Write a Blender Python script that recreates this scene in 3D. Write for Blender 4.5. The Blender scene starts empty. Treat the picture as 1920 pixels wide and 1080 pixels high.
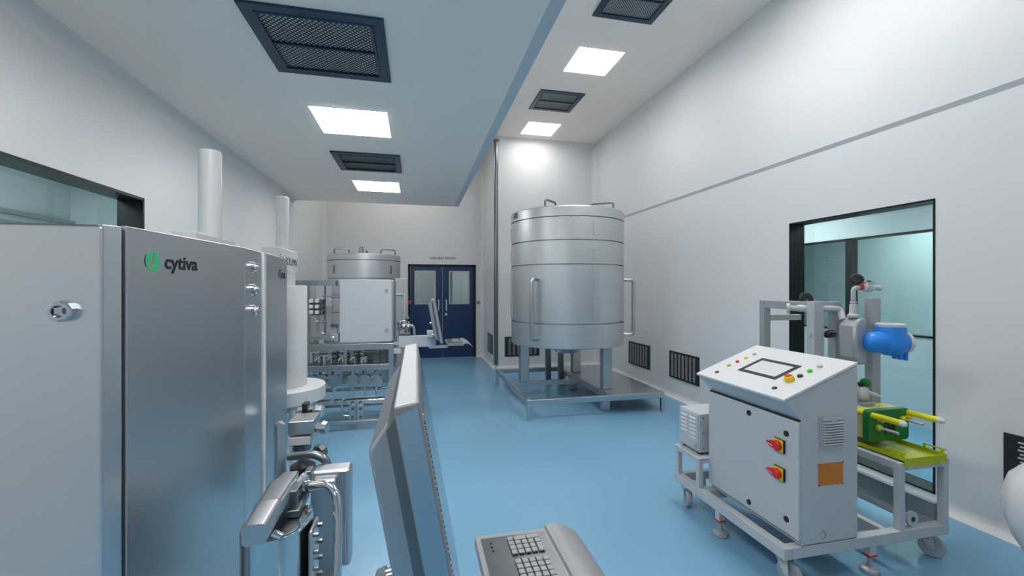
import bpy, bmesh, math, random
from mathutils import Vector, Matrix
random.seed(4)
scene = bpy.context.scene
COL = scene.collection

# ------------------------------------------------------------------ camera, world, exposure
EYE = 1.6
YAW = math.atan(180 / 805.0)
cd = bpy.data.cameras.new('camera')
cd.sensor_width = 36.0
cd.lens = 36.0 * 805.0 / 1920.0
cd.clip_start = 0.02
cam = bpy.data.objects.new('camera', cd)
COL.objects.link(cam)
cam.location = (0, 0, EYE)
cam.rotation_euler = (math.pi / 2, 0, -YAW)
scene.camera = cam
wd = bpy.data.worlds.new('world')
scene.world = wd
wd.use_nodes = True
wd.node_tree.nodes['Background'].inputs[0].default_value = (0.8, 0.9, 1.0, 1)
wd.node_tree.nodes['Background'].inputs[1].default_value = 0.4
scene.view_settings.view_transform = 'Standard'
scene.view_settings.look = 'None'
scene.view_settings.gamma = 1.0
scene.view_settings.use_curve_mapping = False
scene.view_settings.exposure = 1.08
LAMP = 9.8          # emission of every ceiling light diffuser

CY, SY = math.cos(YAW), math.sin(YAW)
def at(px, py, d):
    """world point seen at pixel (px, py) of the 1920x1080 frame, d metres in front of the lens"""
    r = (px - 960) / 805.0 * d
    return Vector((r * CY + d * SY, -r * SY + d * CY, EYE - (py - 540) / 805.0 * d))
def onY(px, py, y):
    r = (px - 960) / 805.0
    return at(px, py, y / (-r * SY + CY))

# ------------------------------------------------------------------ materials
def mat(name, col, rough=0.5, metal=0.0, spec=0.5, noise=0.0, nscale=30.0, stretch=None, bump=0.0, coat=0.0,
        emit=None, estr=0.0, alpha=1.0):
    m = bpy.data.materials.new(name)
    m.use_nodes = True
    nt = m.node_tree
    b = nt.nodes['Principled BSDF']
    b.inputs['Base Color'].default_value = (*col, 1)
    b.inputs['Roughness'].default_value = rough
    b.inputs['Metallic'].default_value = metal
    b.inputs['Specular IOR Level'].default_value = spec
    b.inputs['Coat Weight'].default_value = coat
    if emit:
        b.inputs['Emission Color'].default_value = (*emit, 1)
        b.inputs['Emission Strength'].default_value = estr
    if noise > 0 or bump > 0:
        tc = nt.nodes.new('ShaderNodeTexCoord')
        mp = nt.nodes.new('ShaderNodeMapping')
        if stretch: mp.inputs['Scale'].default_value = stretch
        nz = nt.nodes.new('ShaderNodeTexNoise')
        nz.inputs['Scale'].default_value = nscale
        nz.inputs['Detail'].default_value = 3
        nt.links.new(tc.outputs['Object'], mp.inputs['Vector'])
        nt.links.new(mp.outputs['Vector'], nz.inputs['Vector'])
        if noise > 0:
            r = nt.nodes.new('ShaderNodeMapRange')
            r.inputs['To Min'].default_value = rough - noise
            r.inputs['To Max'].default_value = rough + noise
            nt.links.new(nz.outputs['Fac'], r.inputs['Value'])
            nt.links.new(r.outputs['Result'], b.inputs['Roughness'])
            mx = nt.nodes.new('ShaderNodeMix'); mx.data_type = 'RGBA'
            mx.inputs['A'].default_value = (*[c * (1 - noise * .35) for c in col], 1)
            mx.inputs['B'].default_value = (*[min(1, c * (1 + noise * .35)) for c in col], 1)
            nt.links.new(nz.outputs['Fac'], mx.inputs['Factor'])
            nt.links.new(mx.outputs['Result'], b.inputs['Base Color'])
        if bump > 0:
            bp = nt.nodes.new('ShaderNodeBump')
            bp.inputs['Strength'].default_value = bump
            bp.inputs['Distance'].default_value = 0.002
            nt.links.new(nz.outputs['Fac'], bp.inputs['Height'])
            nt.links.new(bp.outputs['Normal'], b.inputs['Normal'])
    return m

def glass_mat(name, tint, gloss=0.06, rough=0.02):
    m = bpy.data.materials.new(name)
    m.use_nodes = True
    nt = m.node_tree
    nt.nodes.clear()
    o = nt.nodes.new('ShaderNodeOutputMaterial')
    t = nt.nodes.new('ShaderNodeBsdfTransparent'); t.inputs[0].default_value = (*tint, 1)
    g = nt.nodes.new('ShaderNodeBsdfGlossy'); g.inputs['Roughness'].default_value = rough
    x = nt.nodes.new('ShaderNodeMixShader'); x.inputs[0].default_value = gloss
    nt.links.new(t.outputs[0], x.inputs[1]); nt.links.new(g.outputs[0], x.inputs[2])
    nt.links.new(x.outputs[0], o.inputs[0])
    return m

M = {}
M['wall'] = mat('white wall panel', (.72, .725, .73), .42, spec=.35, noise=.04, nscale=2)
M['ceil'] = mat('pale grey ceiling', (.97, .885, .82), .55, spec=.3)
M['strip'] = mat('grey blue edge strip', (.60, .64, .68), .5)
M['cove'] = mat('cove trim', (.76, .75, .74), .45)
M['base'] = mat('white floor cove', (.70, .70, .70), .4)
M['floor'] = mat('blue epoxy floor', (.18, .375, .545), .26, spec=.5)
M['black'] = mat('black frame', (.006, .007, .008), .4, spec=.3)
M['dark'] = mat('black plastic', (.012, .013, .015), .35)
M['navy'] = mat('navy door leaf', (.006, .032, .105), .35, noise=.03, nscale=8)
M['steel'] = mat('brushed steel', (.54, .555, .575), .32, 1.0, noise=.06, nscale=6, stretch=(1, 1, .05))
M['tanksteel'] = mat('satin tank steel', (.62, .64, .66), .44, 1.0, noise=.07, nscale=5, stretch=(1, 1, .03))
M['mcase'] = mat('satin monitor case', (.29, .30, .31), .45, .3)
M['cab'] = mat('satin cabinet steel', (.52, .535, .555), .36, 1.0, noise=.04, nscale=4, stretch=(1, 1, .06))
M['cabf'] = mat('satin door steel with painted reflection', (.70, .71, .72), .34, 1.0, noise=.03, nscale=4, stretch=(1, 1, .06))  # cabinet steel lightened, the front door's bright reflection is in the colour
M['bluereflect'] = mat('polished plate with painted floor reflection', (.36, .52, .64), .3, .8)  # steel with the blue reflection of the floor put into its colour
M['chrome'] = mat('polished pipe', (.62, .64, .66), .12, 1.0)
M['dsteel'] = mat('dark steel', (.22, .235, .25), .3, 1.0)
M['grey'] = mat('grey painted metal', (.41, .435, .46), .38, .35)
M['mgrey'] = mat('mid grey paint', (.34, .35, .36), .45)
M['lgrey'] = mat('light grey powder coat', (.50, .525, .55), .42, 0.0, noise=.03, nscale=60)
M['paintw'] = mat('white powder coat', (.66, .67, .68), .4)
M['plastw'] = mat('white column plastic', (.56, .565, .57), .35)
M['glossw'] = mat('glossy white shell', (.70, .70, .72), .12, coat=.5)
M['blue'] = mat('blue enamel', (.02, .25, .80), .35)
M['yellow'] = mat('yellow rod', (.78, .70, .02), .35)
M['tray'] = mat('lime yellow tray', (.46, .52, .01), .35)
M['pale'] = mat('pale yellow cassette', (.62, .58, .22), .4)
M['green'] = mat('green plate', (.005, .17, .025), .35)
M['lime'] = mat('lime button', (.35, .55, .02), .4)
M['bgreen'] = mat('bright green button', (.04, .60, .03), .4)
M['red'] = mat('red plastic', (.70, .012, .015), .35)
M['syellow'] = mat('yellow switch plate', (.85, .62, .01), .4)
M['orange'] = mat('orange plate', (.58, .19, .01), .45)
M['logo'] = mat('logo green', (.045, .42, .17), .5)
M['ink'] = mat('black lettering', (.006, .006, .007), .5)
M['teal'] = mat('teal mark', (.01, .16, .22), .4)
M['screen'] = mat('white screen', (.64, .65, .66), .25)
M['mscreen'] = mat('dark display', (.05, .09, .13), .12)
M['vframe'] = mat('navy vent frame', (.02, .055, .10), .32, .4)
M['vgrill'] = mat('dark mesh', (.03, .04, .05), .35, .4)
M['vback'] = mat('filter backing', (.75, .76, .76), .7)
M['louvre'] = mat('dark louvre panel', (.018, .022, .028), .4)
M['slat'] = mat('grey louvre slat', (.30, .32, .34), .45)
M['lamp'] = mat('lit diffuser', (.9, .9, .9), .5, emit=(1, .985, .965), estr=LAMP)
M['lampn'] = mat('lit diffuser bright', (.9, .9, .9), .5, emit=(1, .985, .965), estr=LAMP*2.1)
M['lampm'] = mat('lit diffuser medium', (.9, .9, .9), .5, emit=(1, .985, .965), estr=LAMP*1.55)
M['lampf'] = mat('lit diffuser low', (.9, .9, .9), .5, emit=(1, .985, .965), estr=LAMP*.62)
M['lamps'] = mat('lit diffuser soft', (.9, .9, .9), .5, emit=(1, .985, .965), estr=LAMP*.85)
M['glass'] = glass_mat('tinted window glass', (.66, .76, .765), .05)
M['fglass'] = glass_mat('pale door glass', (.74, .80, .80), .06)
M['hall'] = mat('corridor panel', (.72, .75, .75), .5)
M['hrail'] = mat('corridor rail', (.4, .42, .43), .35, .6)

# ------------------------------------------------------------------ mesh builder
class MB:
    def __init__(self): self.bm = bmesh.new()
    def box(self, x0, x1, y0, y1, z0, z1, mtx=None):
        v = [Vector((x, y, z)) for x in (x0, x1) for y in (y0, y1) for z in (z0, z1)]
        if mtx is not None: v = [mtx @ p for p in v]
        vs = [self.bm.verts.new(p) for p in v]
        for f in ((0, 1, 3, 2), (4, 6, 7, 5), (0, 4, 5, 1), (2, 3, 7, 6), (0, 2, 6, 4), (1, 5, 7, 3)):
            self.bm.faces.new([vs[i] for i in f])
        return self
    def cbox(self, c, s, mtx=None):
        return self.box(c[0]-s[0]/2, c[0]+s[0]/2, c[1]-s[1]/2, c[1]+s[1]/2, c[2]-s[2]/2, c[2]+s[2]/2, mtx)
    def prism(self, pts, off):
        """closed polygon pts (3D) pushed along off"""
        off = Vector(off)
        a = [self.bm.verts.new(Vector(p)) for p in pts]
        b = [self.bm.verts.new(Vector(p) + off) for p in pts]
        n = len(a)
        self.bm.faces.new(a[::-1]); self.bm.faces.new(b)
        for i in range(n):
            self.bm.faces.new((a[i], a[(i+1) % n], b[(i+1) % n], b[i]))
        return self
    def plan(self, xy, z0, z1):
        return self.prism([(x, y, z0) for x, y in xy], (0, 0, z1 - z0))
    def lathe(self, prof, c=(0, 0, 0), axis='Z', seg=32, cap=True, mtx=None):
        """profile of (r, h) round an axis through c"""
        rings = []
        ax = Vector(axis) if not isinstance(axis, str) else {'X': Vector((1, 0, 0)), 'Y': Vector((0, 1, 0)), 'Z': Vector((0, 0, 1))}[axis]
        ax = ax.normalized()
        q = Vector((0, 0, 1)).rotation_difference(ax).to_matrix()
        c = Vector(c)
        for r, h in prof:
            ring = []
            for i in range(seg):
                t = 2 * math.pi * (i + .5) / seg
                p = c + q @ Vector((max(r, 1e-4) * math.cos(t), max(r, 1e-4) * math.sin(t), h))
                ring.append(self.bm.verts.new(mtx @ p if mtx is not None else p))
            rings.append(ring)
        for a, b in zip(rings, rings[1:]):
            for i in range(seg):
                self.bm.faces.new((a[i], a[(i+1) % seg], b[(i+1) % seg], b[i]))
        if cap:
            self.bm.faces.new(rings[0][::-1]); self.bm.faces.new(rings[-1])
        return self
    def cyl(self, a, b, r, seg=20, r2=None):
        a, b = Vector(a), Vector(b)
        return self.lathe([(r, 0), (r if r2 is None else r2, (b-a).length)], a, b-a, seg)
    def tube(self, pts, r, seg=14, bend=0.0, bn=6):
        P = [Vector(p) for p in pts]
        if bend > 0 and len(P) > 2:
            Q = [P[0]]
            for i in range(1, len(P)-1):
                a, b, c = P[i-1], P[i], P[i+1]
                k = min(bend, (a-b).length*.48, (c-b).length*.48)
                s = b + (a-b).normalized()*k; e = b + (c-b).normalized()*k
                for j in range(bn+1):
                    t = j/bn
                    Q.append(s*(1-t)**2 + b*2*t*(1-t) + e*t*t)
            Q.append(P[-1]); P = Q
        rings = []
        up = None
        for i, p in enumerate(P):
            d = (P[min(i+1, len(P)-1)] - P[max(i-1, 0)]).normalized()
            if up is None:
                up = d.orthogonal().normalized()
            else:
                up = (up - d*up.dot(d)).normalized()
            s = d.cross(up)
            rings.append([self.bm.verts.new(p + (up*math.cos(2*math.pi*k/seg) + s*math.sin(2*math.pi*k/seg))*r) for k in range(seg)])
        for a, b in zip(rings, rings[1:]):
            for i in range(seg):
                self.bm.faces.new((a[i], a[(i+1) % seg], b[(i+1) % seg], b[i]))
        self.bm.faces.new(rings[0][::-1]); self.bm.faces.new(rings[-1])
        return self
    def ball(self, c, r, sc=(1, 1, 1), seg=20):
        m = Matrix.Translation(Vector(c)) @ Matrix.Diagonal((sc[0], sc[1], sc[2], 1))
        bmesh.ops.create_uvsphere(self.bm, u_segments=seg, v_segments=seg//2+2, radius=r, matrix=m)
        return self
    def build(self, name, m, parent=None, bevel=0.0, smooth=True, segs=2, angle=35):
        bmesh.ops.recalc_face_normals(self.bm, faces=self.bm.faces)
        me = bpy.data.meshes.new(name)
        self.bm.to_mesh(me); self.bm.free()
        mt = M[m] if isinstance(m, str) else m
        me.materials.append(mt)
        o = bpy.data.objects.new(name, me)
        COL.objects.link(o)
        if smooth:
            for p in me.polygons: p.use_smooth = True
            me.set_sharp_from_angle(angle=math.radians(angle))
        if bevel > 0:
            bv = o.modifiers.new('bevel', 'BEVEL')
            bv.width = bevel; bv.segments = segs; bv.limit_method = 'ANGLE'; bv.angle_limit = math.radians(40)
            bv.harden_normals = True
        if parent is not None:
            o.parent = parent
            o.matrix_parent_inverse = Matrix.Translation(parent_loc(parent)).inverted() if parent.type == 'EMPTY' else Matrix.Identity(4)
        return o

def parent_loc(p): return Vector(p.location)

def tag(o, label=None, cat=None, group=None, kind=None):
    if label: o['label'] = label
    if cat: o['category'] = cat
    if group: o['group'] = group
    if kind: o['kind'] = kind
    return o

def thing(name, label, cat, loc=(0, 0, 0), group=None):
    o = bpy.data.objects.new(name, None)
    o.empty_display_size = .1
    COL.objects.link(o)
    o.location = loc
    return tag(o, label, cat, group)

def struct(name, b, m, **k):
    return tag(b.build(name, m, None, **k), kind='structure')

def sub(o, parent):
    """hang a mesh under a mesh part (sub-part), keeping its place"""
    o.parent = parent
    o.matrix_parent_inverse = Matrix.Identity(4)
    return o

def text_mesh(body, size, depth, mtx, bold=0.0):
    cu = bpy.data.curves.new('lettering', 'FONT')
    cu.body = body; cu.size = size; cu.extrude = depth; cu.offset = bold
    cu.align_x = 'LEFT'
    ob = bpy.data.objects.new('lettering', cu)
    COL.objects.link(ob)
    dg = bpy.context.evaluated_depsgraph_get()
    me = bpy.data.meshes.new_from_object(ob.evaluated_get(dg))
    bpy.data.objects.remove(ob); bpy.data.curves.remove(cu)
    me.transform(mtx)
    return me
def text(name, body, size, depth, mtx, m, parent=None, bold=0.0):
    me = text_mesh(body, size, depth, mtx, bold)
    me.materials.clear(); me.materials.append(M[m])
    o = bpy.data.objects.new(name, me); COL.objects.link(o)
    if parent is not None:
        o.parent = parent
        if parent.type == 'EMPTY': o.matrix_parent_inverse = Matrix.Translation(parent_loc(parent)).inverted()
    return o
def frame_mtx(origin, xdir, ydir):
    x = Vector(xdir).normalized(); y = Vector(ydir).normalized(); z = x.cross(y)
    m = Matrix((x, y, z)).transposed().to_4x4()
    m.translation = Vector(origin)
    return m

# ------------------------------------------------------------------ ROOM
XL, XR, XU = -1.98, 3.708, 3.688
YB, YA, YBACK = 9.95, 8.45, -3.2
ZC, ZS = 4.62, 3.05
XA = 1.55
T = .16
struct('floor', MB().box(-5.4, 8.2, YBACK-.3, 13.2, -.1, 0), 'floor')
struct('ceiling', MB().box(-2.2, 3.95, YBACK-.2, YB+.2, ZC, ZC+.1), 'ceil')
# dropped ceiling on the left
struct('ceiling_dropped', MB().box(XL, .66, YBACK, 7.69, ZS, ZC), 'ceil')
struct('trim_1', MB().box(.66, .74, YBACK, 7.69, ZS, ZC), 'strip')
# right wall with window opening
WY0, WY1, WZ0, WZ1 = 2.389, 3.648, .09, 2.256
b = MB()
b.box(XR, XR+T, YBACK, WY0, 0, 2.875); b.box(XR, XR+T, WY1, YA, 0, 2.875)
b.box(XR, XR+T, WY0, WY1, 0, WZ0); b.box(XR, XR+T, WY0, WY1, WZ1, 2.875)
struct('wall_right', b, 'wall', smooth=False)
b = MB()
b.prism([(XR, YBACK, 2.875), (XU, YBACK, 2.91), (XU, YBACK, ZC), (XR+T, YBACK, ZC), (XR+T, YBACK, 2.875)], (0, YA-YBACK, 0))
struct('wall_right_upper', b, 'wall', smooth=False)
# alcove walls behind the tank and the end wall with the door
struct('wall_alcove', MB().box(XA, XR+T, YA, YA+.15, 0, ZC), 'wall', smooth=False)
struct('wall_return', MB().box(XA, XA+.15, YA+.15, YB+.15, 0, ZC), 'wall', smooth=False)
DX0, DX1, DZ = -.176, 1.359, 2.138
b = MB()
b.box(XL-T, DX0, YB, YB+.15, 0, ZC); b.box(DX1, XA, YB, YB+.15, 0, ZC); b.box(DX0, DX1, YB, YB+.15, DZ, ZC)
struct('wall_back', b, 'wall', smooth=False)
struct('wall_front', MB().box(XL-T, XR+T, YBACK-.15, YBACK, 0, ZC), 'wall', smooth=False)
# left wall with window
LY0, LY1, LZ0, LZ1 = 1.2, 3.724, .95, 2.268
b = MB()
b.box(XL-T, XL, YBACK, LY0, 0, ZC); b.box(XL-T, XL, LY1, YB, 0, ZC)
b.box(XL-T, XL, LY0, LY1, 0, LZ0); b.box(XL-T, XL, LY0, LY1, LZ1, ZC)
struct('wall_left', b, 'wall', smooth=False)
# coved trims
def cove_y(name, x, z, sx, sz, r, y0, y1, m='cove'):
    pts = [(x, y0, z)]
    for i in range(7):
        t = math.pi/2*i/6
        pts.append((x + sx*r*(1-math.sin(t)), y0, z + sz*r*(1-math.cos(t))))
    return struct(name, MB().prism(pts, (0, y1-y0, 0)), m)
def cove_z(name, x, y, sx, sy, r, z0, z1, m='wall'):
    pts = [(x, y, z0)]
    for i in range(7):
        t = math.pi/2*i/6
        pts.append((x + sx*r*(1-math.sin(t)), y + sy*r*(1-math.cos(t)), z0))
    return struct(name, MB().prism(pts, (0, 0, z1-z0)), m)
def cove_x(name, y, z, sy, sz, r, x0, x1, m='cove'):
    pts = [(x0, y, z)]
    for i in range(7):
        t = math.pi/2*i/6
        pts.append((x0, y + sy*r*(1-math.sin(t)), z + sz*r*(1-math.cos(t))))
    return struct(name, MB().prism(pts, (x1-x0, 0, 0)), m)
cove_y('trim_2', XL, ZS, 1, -1, .09, YBACK, 7.69)
cove_z('trim_3', XL, YB, 1, -1, .10, 0, ZC)
cove_z('trim_4', XA, YB, -1, -1, .09, 0, ZC)
cove_z('trim_5', XR, YA, -1, -1, .09, 0, 2.875)
cove_z('trim_6', XU, YA, -1, -1, .09, 2.91, ZC)
cove_x('trim_7', YA, ZC, -1, -1, .09, XA, XU)
cove_y('trim_8', XU, ZC, -1, -1, .05, YBACK, YA)
# white floor coves
cove_y('baseboard_right', XR, 0, -1, 1, .07, YBACK, YA, 'base')
cove_y('baseboard_left', XL, 0, 1, 1, .07, YBACK, YB, 'base')
cove_x('baseboard_alcove', YA, 0, -1, 1, .07, XA-.06, XR, 'base')
cove_y('baseboard_return', XA, 0, -1, 1, .07, YA-.05, YB, 'base')
cove_x('baseboard_back', YB, 0, -1, 1, .05, DX1+.01, XA, 'base')
cove_x('baseboard_end', YB, 0, -1, 1, .05, XL, DX0-.01, 'base')
# steel guard on the outer corner
b = MB().box(XA-.035, XA+.055, YA-.006, YA+.0, .06, ZC-.03).box(XA-.041, XA-.035+.041-.0, YA-.006, YA+.05, .06, ZC-.03)
struct('trim_9', MB().cyl((XA+.01, YA-.005, .07), (XA+.01, YA-.005, ZC-.06), .042, 20).box(XA-.04, XA+.06, YA-.05, YA, ZC-.10, ZC-.06), 'dsteel')

# windows: black lining, tinted pane
def window(name, x, d, y0, y1, z0, z1, fr, dep):
    """d = +1 when the next room lies towards +x"""
    b = MB()
    xa, xb = sorted((x - d*.004, x + d*dep))
    b.box(xa, xb, y0, y0+fr, z0, z1).box(xa, xb, y1-fr, y1, z0, z1)
    b.box(xa, xb, y0, y1, z0, z0+fr).box(xa, xb, y0, y1, z1-fr, z1)
    w = struct(name, b, 'black', smooth=False)
    pxa, pxb = sorted((x + d*(dep-.025), x + d*(dep-.015)))
    sub(MB().box(pxa, pxb, y0+fr*.5, y1-fr*.5, z0+fr*.5, z1-fr*.5).build('pane', 'glass', smooth=False), w)
    return w
window('window_1', XR, 1, WY0, WY1, WZ0, WZ1, .014, .17)
window('window_2', XL, -1, LY0, LY1, LZ0, LZ1, .02, .16)
# corridor seen through the right window
HX = 5.67
struct('wall_corridor', MB().box(HX, HX+.1, -2, 9, 0, 1.03).box(HX, HX+.1, -2, 9, 2.26, 3.0).box(HX, HX+.1, 7.4, 9, 1.03, 2.26)
       .box(HX, HX+.1, -2, 1.2, 1.03, 2.26), 'hall', smooth=False)
b = MB()
b.box(HX-.01, HX+.09, 1.2, 7.4, 1.03, 1.05).box(HX-.01, HX+.09, 1.2, 7.4, 2.24, 2.265)
for y in (1.2, 7.38): b.box(HX-.01, HX+.09, y, y+.02, 1.03, 2.26)
mull = onY(1592, 500, 1); my = HX / mull.x
b.box(HX-.01, HX+.09, my-.045, my+.045, 1.03, 2.26)
w3 = struct('window_3', b, 'black', smooth=False)
sub(MB().box(HX+.03, HX+.04, 1.2, 7.4, 1.04, 2.25).build('pane', 'fglass', smooth=False), w3)
struct('wall_beyond', MB().box(7.4, 7.5, -2, 9, 0, 3.0), 'hall', smooth=False)
struct('ceiling_corridor', MB().box(XR+T, 7.5, -2, 9, 2.75, 2.85), 'hall', smooth=False)
struct('wall_corridor_near', MB().box(XR+T, 7.5, -2.1, -2, 0, 2.8), 'hall', smooth=False)
struct('wall_corridor_far', MB().box(XR+T, 7.5, 9, 9.1, 0, 2.8), 'hall', smooth=False)
# corridor beyond the left window
LX = -3.6
struct('wall_passage', MB().box(LX-.1, LX, -2, 5.5, 0, 2.8).box(LX, LX+.02, -2, 3.6, 0, 2.8), 'hall', smooth=False)
struct('ceiling_passage', MB().box(LX-.1, XL-T, -2, 5.6, 2.75, 2.85), 'hall', smooth=False)
struct('wall_passage_far', MB().box(LX, XL-T, 5.5, 5.6, 0, 2.8), 'hall', smooth=False)
struct('wall_passage_near', MB().box(LX, XL-T, -2.1, -2, 0, 2.8), 'hall', smooth=False)
struct('trim_10', MB().box(LX, LX+.05, 4.3, 5.5, 2.17, 2.21).box(LX, LX+.05, 4.3, 5.5, 2.27, 2.31), 'hrail')
# room behind the double door
struct('wall_harvest', MB().box(-1.6, 2.6, 12.4, 12.5, 0, 3.0).box(.75, .85, YB+.4, 12.4, 0, 3.0), 'hall', smooth=False)
struct('ceiling_harvest', MB().box(-1.7, 2.7, YB+.15, 12.5, 2.9, 3.0), 'hall', smooth=False)
struct('wall_harvest_left', MB().box(-1.7, -1.6, YB+.15, 12.5, 0, 3.0), 'hall', smooth=False)
struct('wall_harvest_right', MB().box(2.6, 2.7, YB+.15, 12.5, 0, 3.0), 'hall', smooth=False)

# double door
b = MB()
b.box(DX0, DX0+.05, YB-.012, YB+.1, 0, DZ).box(DX1-.05, DX1, YB-.012, YB+.1, 0, DZ).box(DX0, DX1, YB-.012, YB+.1, DZ-.05, DZ)
door = struct('door_1', b, 'black', smooth=False)
dm = (DX0+DX1)/2
for s, x0, x1 in ((-1, DX0+.052, dm-.003), (1, dm+.003, DX1-.052)):
    g0 = x0+.10 if s < 0 else x0+.155
    g1 = g0+.455
    z0, z1 = 1.235, 1.985
    bb = MB().box(x0, g0, YB+.01, YB+.055, .008, DZ-.052).box(g1, x1, YB+.01, YB+.055, .008, DZ-.052)
    bb.box(g0, g1, YB+.01, YB+.055, .008, z0).box(g0, g1, YB+.01, YB+.055, z1, DZ-.052)
    lf = sub(bb.build('leaf', 'navy', smooth=False), door)
    fr = MB().box(g0-.01, g0+.018, YB-.002, YB+.06, z0, z1).box(g1-.018, g1+.01, YB-.002, YB+.06, z0, z1)
    fr.box(g0-.01, g1+.01, YB-.002, YB+.06, z0-.01, z0+.018).box(g0-.01, g1+.01, YB-.002, YB+.06, z1-.018, z1+.01)
    sub(fr.build('pane_frame', 'grey', smooth=False), lf)
    sub(MB().box(g0, g1, YB+.028, YB+.034, z0, z1).build('pane', 'fglass', smooth=False), lf)
    hx = dm + s*.087
    sub(MB().tube([(hx, YB+.01, 1.09), (hx, YB-.04, 1.09), (hx, YB-.04, 1.325), (hx, YB+.01, 1.325)], .0125, bend=.02).build('handle', 'paintw'), lf)
    if s > 0:
        sub(MB().lathe([(.03, 0), (.03, .012), (.02, .018)], (dm+.083, YB+.01, .99), (0, -1, 0), 24).build('lock', 'grey'), lf)
t = thing('wall_sign', 'black HARVEST ROOM lettering on white wall above navy door', 'sign', (.59, YB, 2.255))
text('lettering', 'HARVEST', .080, .002, frame_mtx((.298, YB-.003, 2.254), (1, 0, 0), (0, 0, 1)), 'ink', t)
text('lettering', 'ROOM', .080, .002, frame_mtx((.655, YB-.003, 2.254), (1, 0, 0), (0, 0, 1)), 'ink', t)
t = thing('door_button', 'small grey square door release button beside navy door', 'button', (1.405, YB, 1.26))
pb = MB().box(1.385, 1.455, YB-.015, YB, 1.225, 1.295).build('plate', 'dsteel', t, .004)
MB().lathe([(.014, 0), (.012, .008)], (1.42, YB-.015, 1.26), (0, -1, 0), 16).build('push_button', 'paintw', t)

# ------------------------------------------------------------------ CEILING LIGHTS AND VENTS
def clone_tree(root, delta, label):
    r = root.copy(); COL.objects.link(r)
    r.location = root.location + Vector(delta)
    r['label'] = label
    for ch in root.children:
        c = ch.copy(); COL.objects.link(c); c.parent = r; c.matrix_parent_inverse = ch.matrix_parent_inverse.copy()
        for g in ch.children:
            d = g.copy(); COL.objects.link(d); d.parent = c; d.matrix_parent_inverse = g.matrix_parent_inverse.copy()
    return r
def ceiling_light(x, y, z, label, group, s=.6, lamp='lamp'):
    t = thing('ceiling_light', label, 'light', (x, y, z), group)
    b = MB()
    h = s/2
    b.box(x-h-.004, x+h+.004, y-h-.004, y-h, z-.004, z).box(x-h-.004, x+h+.004, y+h, y+h+.004, z-.004, z)
    b.box(x-h-.004, x-h, y-h, y+h, z-.004, z).box(x+h, x+h+.004, y-h, y+h, z-.004, z)
    b.build('frame', 'paintw', t, smooth=False)
    MB().box(x-h, x+h, y-h, y+h, z-.006, z-.0005).build('diffuser', lamp, t, smooth=False)
    return t
G1 = 'square light panels in the dropped ceiling'
L1 = ceiling_light(-.535, 3.98, ZS, 'lit square ceiling light between two vents in the low ceiling', G1)
clone_tree(L1, (0, 2.43, 0), 'farthest lit square ceiling light at end of low ceiling')
ceiling_light(-.535, 1.55, ZS, 'lit square light panel overhead in the low ceiling', G1, .6, 'lampm')
clone_tree(L1, (0, -4.86, 0), 'lit square light panel in low ceiling near rear of room')
G2 = 'square light panels in the high ceiling'
R1 = ceiling_light(2.305, 5.36, ZC, 'lit square ceiling light between two vents in the high ceiling', G2, .61)
ceiling_light(2.305, 7.84, ZC, 'farthest lit square ceiling light, above the large steel tank', G2, .61, 'lampf')
ceiling_light(-.3, 8.7, ZC, 'added unseen ceiling light brightening back wall behind end of low ceiling', G2, .61, 'lamps')  # added lamp, out of view, lifts the brightness of the back wall
ceiling_light(2.305, 2.88, ZC, 'lit square light panel overhead in the high ceiling', G2, .61, 'lampn')
clone_tree(R1, (0, -4.96, 0), 'lit square light panel in high ceiling near rear of room')
ceiling_light(4.75, 2.6, 2.75, 'lit ceiling light in the corridor behind the right window', 'corridor lights', .9, 'lamps')
ceiling_light(4.75, 5.2, 2.75, 'lit ceiling light farther along the corridor behind the right window', 'corridor lights', .9, 'lamps')
ceiling_light(6.55, 2.6, 2.75, 'lit ceiling light in room beyond the corridor', 'corridor lights', 1.1, 'lamps')
ceiling_light(6.55, 4.6, 2.75, 'lit ceiling light farther into room beyond the corridor', 'corridor lights', 1.1, 'lamps')
ceiling_light(-2.9, 3.0, 2.75, 'lit ceiling light in passage behind the left window', 'corridor lights', .8, 'lampn')
ceiling_light(-.3, 11.2, 2.9, 'lit ceiling light in room behind navy door', 'corridor lights', .5, 'lamps')
ceiling_light(1.7, 11.2, 2.9, 'lit ceiling light in right part of room behind navy door', 'corridor lights', .5, 'lamps')

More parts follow.
